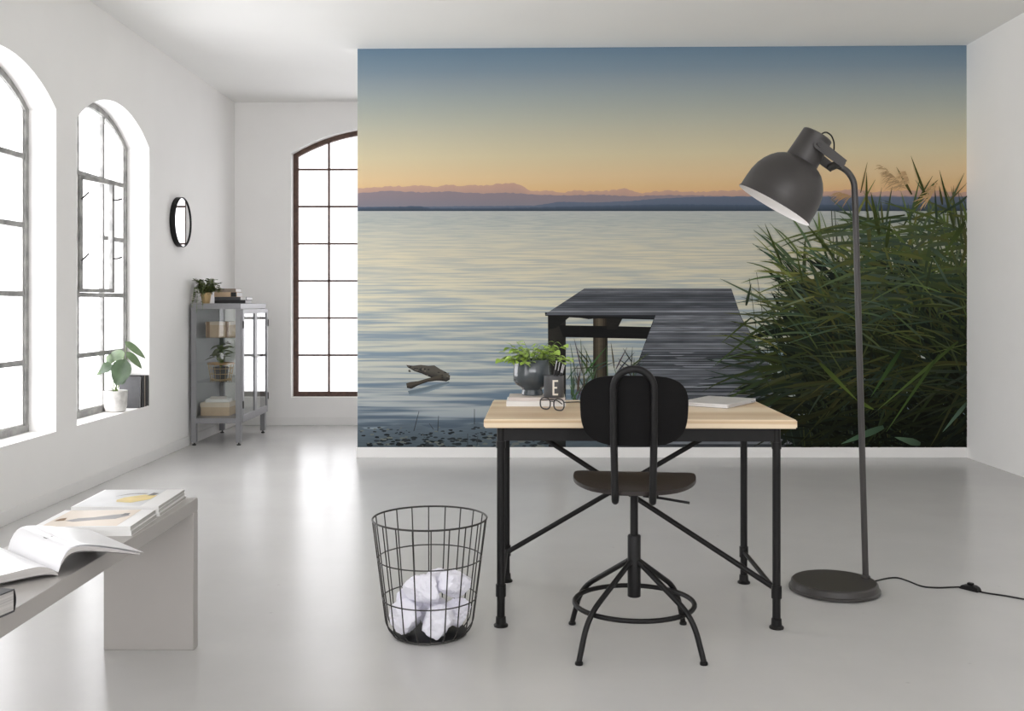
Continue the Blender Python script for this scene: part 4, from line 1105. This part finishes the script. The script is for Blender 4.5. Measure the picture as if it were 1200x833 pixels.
B().prism(rrect(0.292, 0.200, 0.010), PZ, 0.0, 0.0012).prism(rrect(0.296, 0.204, 0.010), PZ, 0.0095, 0.0102).build('rubber_seal', MPEN, lap, False)
for xx in (0.10, 0.125): B().box(xx - 0.005, -0.1064, 0.004, xx + 0.005, -0.105, 0.0078).build('port', MPEN, lap, False)

# ------------------------------------------------------------------ round mirror
mc = Vector((XL, 3128 / (607 - 208.5), 1.163 + (354 - 260.5) * 7.86 / FPX))
mir = thing('round_mirror', 'round mirror with deep black rim on the white wall', 'mirror', tuple(mc))
MR_ = 0.196
ML_ = RY(R(90))
B().lathe([(MR_ - 0.003, 0.0), (MR_, 0.002), (MR_, 0.043), (MR_ - 0.002, 0.045), (MR_ - 0.006, 0.045), (MR_ - 0.006, 0.036)], 64, ML_, cap=False).build('rim', MBLACK, mir)
B().lathe([(0.0, 0.037), (MR_ - 0.006, 0.037), (MR_ - 0.006, 0.002), (0.0, 0.002)], 64, ML_, cap=False).build('mirror_glass', MMIRROR, mir)

# ------------------------------------------------------------------ glass cabinet
CX0, CX1, CY0, CY1, CT = -2.655, -2.25, 8.08, 8.89, 1.152
ccx, ccy = (CX0 + CX1) / 2, (CY0 + CY1) / 2
cab = thing('display_cabinet', 'grey steel display cabinet with glass doors and sides in the corner', 'cabinet', (ccx, ccy, 0))
hx, hy = (CX1 - CX0) / 2, (CY1 - CY0) / 2
PW = 0.042
def cb(nm, m_, x0, y0, z0, x1, y1, z1, par=cab, bev=0.002):
    return B().box(x0, y0, z0, x1, y1, z1).build(nm, m_, par, bevel=bev, seg=1)
for sx_ in (-1, 1):
    for sy_ in (-1, 1):
        xa, xb = (hx - PW, hx) if sx_ > 0 else (-hx, -hx + PW); ya, yb_ = (hy - PW, hy) if sy_ > 0 else (-hy, -hy + PW)
        p_ = cb('post', MCAB, xa, ya, 0.022, xb, yb_, CT - 0.0455)
        B().lathe([(0.017, 0.0), (0.017, 0.008), (0.006, 0.012), (0.006, 0.024)], 16, T(((xa + xb) / 2, (ya + yb_) / 2, 0))).build('foot', MPEN, p_)
cb('top_panel', MCAB, -hx, -hy, CT - 0.045, hx, hy, CT)
cb('bottom_panel', MCAB, -hx + 0.001, -hy + 0.001, 0.178, hx - 0.001, hy - 0.001, 0.222)
cb('back_panel', MCAB, -hx + 0.001, -hy + PW, 0.222, -hx + 0.006, hy - PW, CT - 0.045)
for sy_ in (-1, 1):
    y = sy_ * (hy - 0.012); B().box(-hx + PW, y - 0.002, 0.222, hx - PW, y + 0.002, CT - 0.045).build('side_glass', MCGLASS, cab, False)
for z in (0.868, 0.508): B().box(-hx + 0.012, -hy + 0.018, z, hx - 0.03, hy - 0.018, z + 0.006).build('glass_shelf', MCGLASS, cab, False)
for sy_ in (-1, 1):
    ya, yb_ = (-hy + 0.004, -0.001) if sy_ < 0 else (0.001, hy - 0.004)
    dz0, dz1 = 0.19, CT - 0.048; fr = 0.034; xo = hx + 0.001; xi = hx + 0.018
    dr = B()
    dr.box(xo, ya, dz0, xi, ya + fr, dz1).box(xo, yb_ - fr, dz0, xi, yb_, dz1).box(xo, ya + fr, dz0, xi, yb_ - fr, dz0 + 0.055).box(xo, ya + fr, dz1 - fr, xi, yb_ - fr, dz1)
    do = dr.build('door', MCAB, cab, False)
    B().box(xo + 0.006, ya + fr, dz0 + 0.055, xo + 0.010, yb_ - fr, dz1 - fr).build('door_glass', MCGLASS, do, False)
    yh = -sy_ * 0 + sy_ * 0.018
    B().lathe([(0.009, 0), (0.009, 0.004), (0.004, 0.005), (0.004, 0.012), (0.008, 0.016), (0.0, 0.018)], 14, T((xi, yh, 0.70)) @ RY(R(90)), cap=False).build('knob', MALU, do)
    yk = ya + 0.0 if sy_ < 0 else yb_
    for z in (0.33, 0.98): B().tube([(xi + 0.002, yk, z - 0.03), (xi + 0.002, yk, z + 0.03)], 0.006, 10).build('hinge', MDARKMETAL, do)
def cl(x, y, z): return (x, y, z)
# on top: plant and books
pl = thing('potted_plant', 'trailing small-leaved plant in a brass pot on the grey cabinet', 'potted plant', (-2.575, 8.22, CT + 0.0005))
B().lathe([(0.0, 0), (0.030, 0), (0.031, 0.002), (0.045, 0.085), (0.047, 0.090), (0.043, 0.088), (0.041, 0.07), (0.0, 0.07)], 12, cap=False).build('pot', MBRASS, pl, False)
B().lathe([(0.0, 0.072), (0.042, 0.071)], 12, cap=False).build('soil', MSOIL, pl)
bb = B(); st_ = B(); rs = random.Random(3)
def small_leaf(bb, q, a, s, el):
    c_, s_ = math.cos(a), math.sin(a); f = Vector((c_ * math.cos(el), s_ * math.cos(el), math.sin(el))); sd_ = Vector((-s_, c_, 0)); up = f.cross(sd_)
    bb.add([q, q + f * s * .45 + sd_ * s * .42 + up * s * .1, q + f * s, q + f * s * .45 - sd_ * s * .42 + up * s * .1, q + f * s * 0.5], [(0, 4, 1), (1, 4, 2), (2, 4, 3), (3, 4, 0)])
def runner(p0, p1, p2, n, s):
    st_.tube([p0, p1, p2], 0.0014, 5)
    for j in range(n):
        t = rs.random(); q = p0 * (1 - t) ** 2 + p1 * 2 * t * (1 - t) + p2 * t * t
        small_leaf(bb, q, rs.uniform(0, 6.28), s * rs.uniform(.7, 1.3), rs.uniform(-.5, .7))
for k in range(46):
    a = rs.uniform(0, 6.28); ln = rs.uniform(0.05, 0.15); h = rs.uniform(0.03, 0.17)
    p0 = Vector((0.02 * math.cos(a), 0.02 * math.sin(a), 0.07)); xs_ = math.cos(a) * ln; xs_ = max(xs_, -0.066)
    p2 = Vector((xs_, math.sin(a) * ln, 0.07 + h * 0.75)); runner(p0, p0.lerp(p2, .5) + Vector((0, 0, .05)), p2, 17, 0.032)
for (tx, ty, tz) in ((-0.055, -0.185, -0.03), (-0.02, -0.18, -0.075), (-0.05, -0.15, 0.04), (0.03, -0.185, -0.05), (-0.05, -0.16, 0.05)):
    p0 = Vector((0, -0.02, 0.07)); p2 = Vector((tx, ty, tz)); runner(p0, Vector((tx * .8, -0.165, 0.13)), p2, 16, 0.022)
tag(bb.build('foliage', MLEAFO, pl, False, fixn=False), kind='stuff'); st_.build('runner', MSTEM, pl)
def hard_book(name, label, cx, cy, z, rz, wx, wy, th, mc_, group=None, page=MPAPER, spine=None):
    o = thing(name, label, 'book', (cx, cy, z), rz, group); c = 0.0025
    cv = B().box(-wx / 2, -wy / 2, 0, wx / 2, wy / 2, c).box(-wx / 2, -wy / 2, th - c, wx / 2, wy / 2, th).box(-wx / 2, -wy / 2, c, wx / 2, -wy / 2 + c, th - c)
    cv.build('cover', mc_, o, False)
    B().box(-wx / 2 + 0.004, -wy / 2 + c, c, wx / 2 - 0.004, wy / 2 - 0.004, th - c).build('page_block', page, o, False)
    if spine: B().box(wx / 2 - 0.05, -wy / 2 - 0.0008, 0.001, wx / 2 - 0.004, -wy / 2, th - 0.001).build('spine_label', spine, o, False)
    return o
z = CT + 0.0005
hard_book('book', 'wide dark book at the bottom of the stack on the grey cabinet', -2.43, 8.50, z, 0, 0.26, 0.2, 0.028, MBOOKBLACK, 'books on the cabinet', MPAPER); z += 0.0285
hard_book('book', 'wide grey book with white end, second lowest on the grey cabinet', -2.425, 8.50, z, 0, 0.27, 0.2, 0.026, MBOOKDARK, 'books on the cabinet', MPAPER, MCOVERW); z += 0.0265
hard_book('book', 'beige book with dark spine end, second highest on the grey cabinet', -2.47, 8.50, z, 0, 0.19, 0.18, 0.040, MKRAFT, 'books on the cabinet', MPAPER, MBOOKBLACK); z += 0.0405
hard_book('book', 'taupe book on top of the stack on the grey cabinet', -2.475, 8.51, z, 0, 0.175, 0.17, 0.03, MBOOKTAUPE, 'books on the cabinet')
# inside the cabinet
z = 0.8745
bx_ = thing('storage_box', 'beige cardboard box with brown ends on the top glass shelf', 'box', (-2.50, 8.42, z))
B().box(-0.1, -0.13, 0, 0.1, 0.13, 0.098).build('box_body', MKRAFT, bx_, bevel=0.003)
B().box(-0.103, -0.133, 0.098, 0.103, 0.133, 0.125).build('lid', MCOVERB, bx_, bevel=0.003)
for s in (-1, 1): B().box(s * 0.08 - 0.014, -0.1345, 0.0, s * 0.08 + 0.014, -0.1335, 0.125).build('strap', MKRAFTD, bx_, False)
z = 0.5145
wbk = thing('wire_basket', 'small wire basket with wooden rim on the middle glass shelf', 'basket', (-2.49, 8.35, z))
B().tube(circle(0.105, 0.135, 40), 0.007, 10, True).build('wooden_rim', MWOODRIM, wbk)
for zz_ in (0.004, 0.05, 0.095): B().tube(circle(0.085 + 0.02 * zz_ / 0.13, zz_, 36), 0.0022, 6, True).build('hoop', MBRASS, wbk)
wm2 = B().tube([(0.106, 0, 0.135), (0.085, 0, 0.004), (0.0, 0, 0.004)], 0.0019, 6).mesh('wire', MBRASS)
for k in range(14): o = link('wire', wm2, wbk); o.rotation_euler = (0, 0, 2 * math.pi * k / 14)
dp = thing('potted_plant', 'dark leafy plant standing inside the small wire basket', 'potted plant', (-2.49, 8.35, z + 0.0065))
B().lathe([(0.0, 0), (0.05, 0), (0.062, 0.10), (0.058, 0.10), (0.055, 0.085), (0.0, 0.085)], 24, cap=False).build('pot', MBOOKDARK, dp)
lmd = leaf_mesh('leaf', MLEAFO, 1, 0.62, 0.2, 0.3, nu=4, nv=6)
for k in range(24):
    a = rs.uniform(0, 6.28); h = rs.uniform(0.175, 0.28); r0 = rs.uniform(0.005, 0.04); q = Vector((r0 * math.cos(a), r0 * math.sin(a), h))
    B().tube([(0, 0, 0.085), (q.x * .5, q.y * .5, h * .75), q], 0.0018, 5).build('stem', MSTEM, dp)
    o = link('leaf', lmd, dp); o.location = q; s = rs.uniform(0.065, 0.10); o.scale = (s, s, s); o.rotation_euler = (rs.uniform(-.4, .4), rs.uniform(-.6, .3), a)
z = 0.2225
bx_ = thing('storage_box', 'beige lidded box on the cabinet floor beneath two thin books', 'box', (-2.505, 8.33, z))
B().box(-0.118, -0.10, 0, 0.118, 0.10, 0.078).build('box_body', MKRAFT, bx_, bevel=0.003)
B().box(-0.122, -0.104, 0.072, 0.122, 0.104, 0.110).build('lid', MCOVERB, bx_, bevel=0.003)
hard_book('book', 'thin white book lying on the beige lidded box in the cabinet', -2.50, 8.33, z + 0.1105, R(4), 0.19, 0.15, 0.024, MCOVERW, 'books in the cabinet')
hard_book('book', 'thin rose book topmost on the beige lidded box in the cabinet', -2.505, 8.335, z + 0.135, R(12), 0.13, 0.11, 0.014, MBOOKPINK, 'books in the cabinet')

# ------------------------------------------------------------------ window sill things
pp_ = thing('potted_plant', 'large-leaved green plant in a pale concrete pot on the window sill', 'potted plant', (-2.76, 6.83, SILL + 0.0005))
B().lathe([(0.0, 0), (0.055, 0), (0.066, 0.006), (0.074, 0.04), (0.078, 0.142), (0.075, 0.145), (0.070, 0.142), (0.069, 0.12), (0.0, 0.12)], 40, cap=False).build('pot', MCONCRETE, pp_)
B().lathe([(0.0, 0.122), (0.070, 0.121)], 30, cap=False).build('soil', MSOIL, pp_)
def sill_leaf(x, y, m_, L_, W_, ang, face, tilt, depth):
    """leaf whose base sits at photo pixel (x, y), depth offset along Y; ang = image direction of the tip"""
    q = at(x, y, 6.83 + depth) - Vector(pp_.location)
    if q.x < -0.070: q.x = -0.070
    st = Vector((0.012 * math.cos(ang), 0.012 * math.sin(ang * 2), 0.12))
    md = st.lerp(q, 0.55) + Vector((0, 0, 0.03))
    B().tube([st, st.lerp(md, .6), md.lerp(q, .5), q], [0.0035, 0.003, 0.0025, 0.002], 6).build('stem', MSTEM, pp_)
    me = leaf_mesh('leaf', m_, L_, W_, 0.16, 0.18, heart=0.25)
    o = link('leaf', me, pp_); a = R(ang)
    fwd = Vector((math.cos(a), tilt, math.sin(a))).normalized(); up = Vector((face, -1, 0.35)).normalized()
    side = up.cross(fwd).normalized(); up = fwd.cross(side)
    o.matrix_local = Matrix(((fwd.x, side.x, up.x, q.x), (fwd.y, side.y, up.y, q.y), (fwd.z, side.z, up.z, q.z), (0, 0, 0, 1)))
sill_leaf(146, 424, MLEAFD, 0.175, 0.135, -110, 0.25, -0.1, -0.06)
sill_leaf(130, 428, MLEAFD, 0.085, 0.085, -150, -0.3, -0.3, -0.04)
sill_leaf(143, 419, MLEAFP, 0.11, 0.09, 155, 0.2, 0.3, 0.05)
sill_leaf(134, 422, MLEAFP, 0.08, 0.08, 160, -0.2, 0.2, 0.08)
sill_leaf(150, 414, MLEAFP, 0.14, 0.055, -42, 0.8, -0.1, 0.0)
sill_leaf(149, 402, MLEAFP, 0.16, 0.05, -38, 0.6, 0.05, 0.0)
sill_leaf(117, 432, MLEAFP, 0.07, 0.03, -135, 0.5, -0.3, -0.02)
sill_leaf(141, 449, MLEAFD, 0.07, 0.045, 50, 0.4, -0.2, -0.02)
# books standing on the sill against the reveal
def stand_book(label, y, th, h, wx, m_, lean=0.0, page=MPAGEEDGE, xc=-2.752, yaw=0.0):
    o = thing('book', label, 'book', (xc, y, SILL + 0.0008)); o.rotation_euler = (R(lean), 0, yaw); o['group'] = 'books on the window sill'
    c = 0.002
    B().box(-wx / 2, -th / 2, 0, wx / 2, -th / 2 + c, h).box(-wx / 2, th / 2 - c, 0, wx / 2, th / 2, h).box(-wx / 2, -th / 2, 0, -wx / 2 + c, th / 2, h).build('cover', m_, o, False)
    B().box(-wx / 2 + c, -th / 2 + c, 0.002, wx / 2 - 0.003, th / 2 - c, h - 0.003).build('page_block', page, o, False)
stand_book('charcoal book with cream pages leaning behind the concrete plant pot', 7.055, 0.018, 0.222, 0.150, MBOOKDARK, -4.0, MPAPER)
stand_book('black book standing second in the row on the window sill', 7.108, 0.030, 0.228, 0.150, MBOOKBLACK, -1.5, MBOOKDARK)
stand_book('grey book standing third in the row on the window sill', 7.148, 0.030, 0.225, 0.150, MBOOKDARK, 0, MBOOKTAUPE)
stand_book('thick dark book at the end of the sill row against the reveal', 7.198, 0.044, 0.222, 0.150, MBOOKBLACK, 0, MBOOKBLACK)
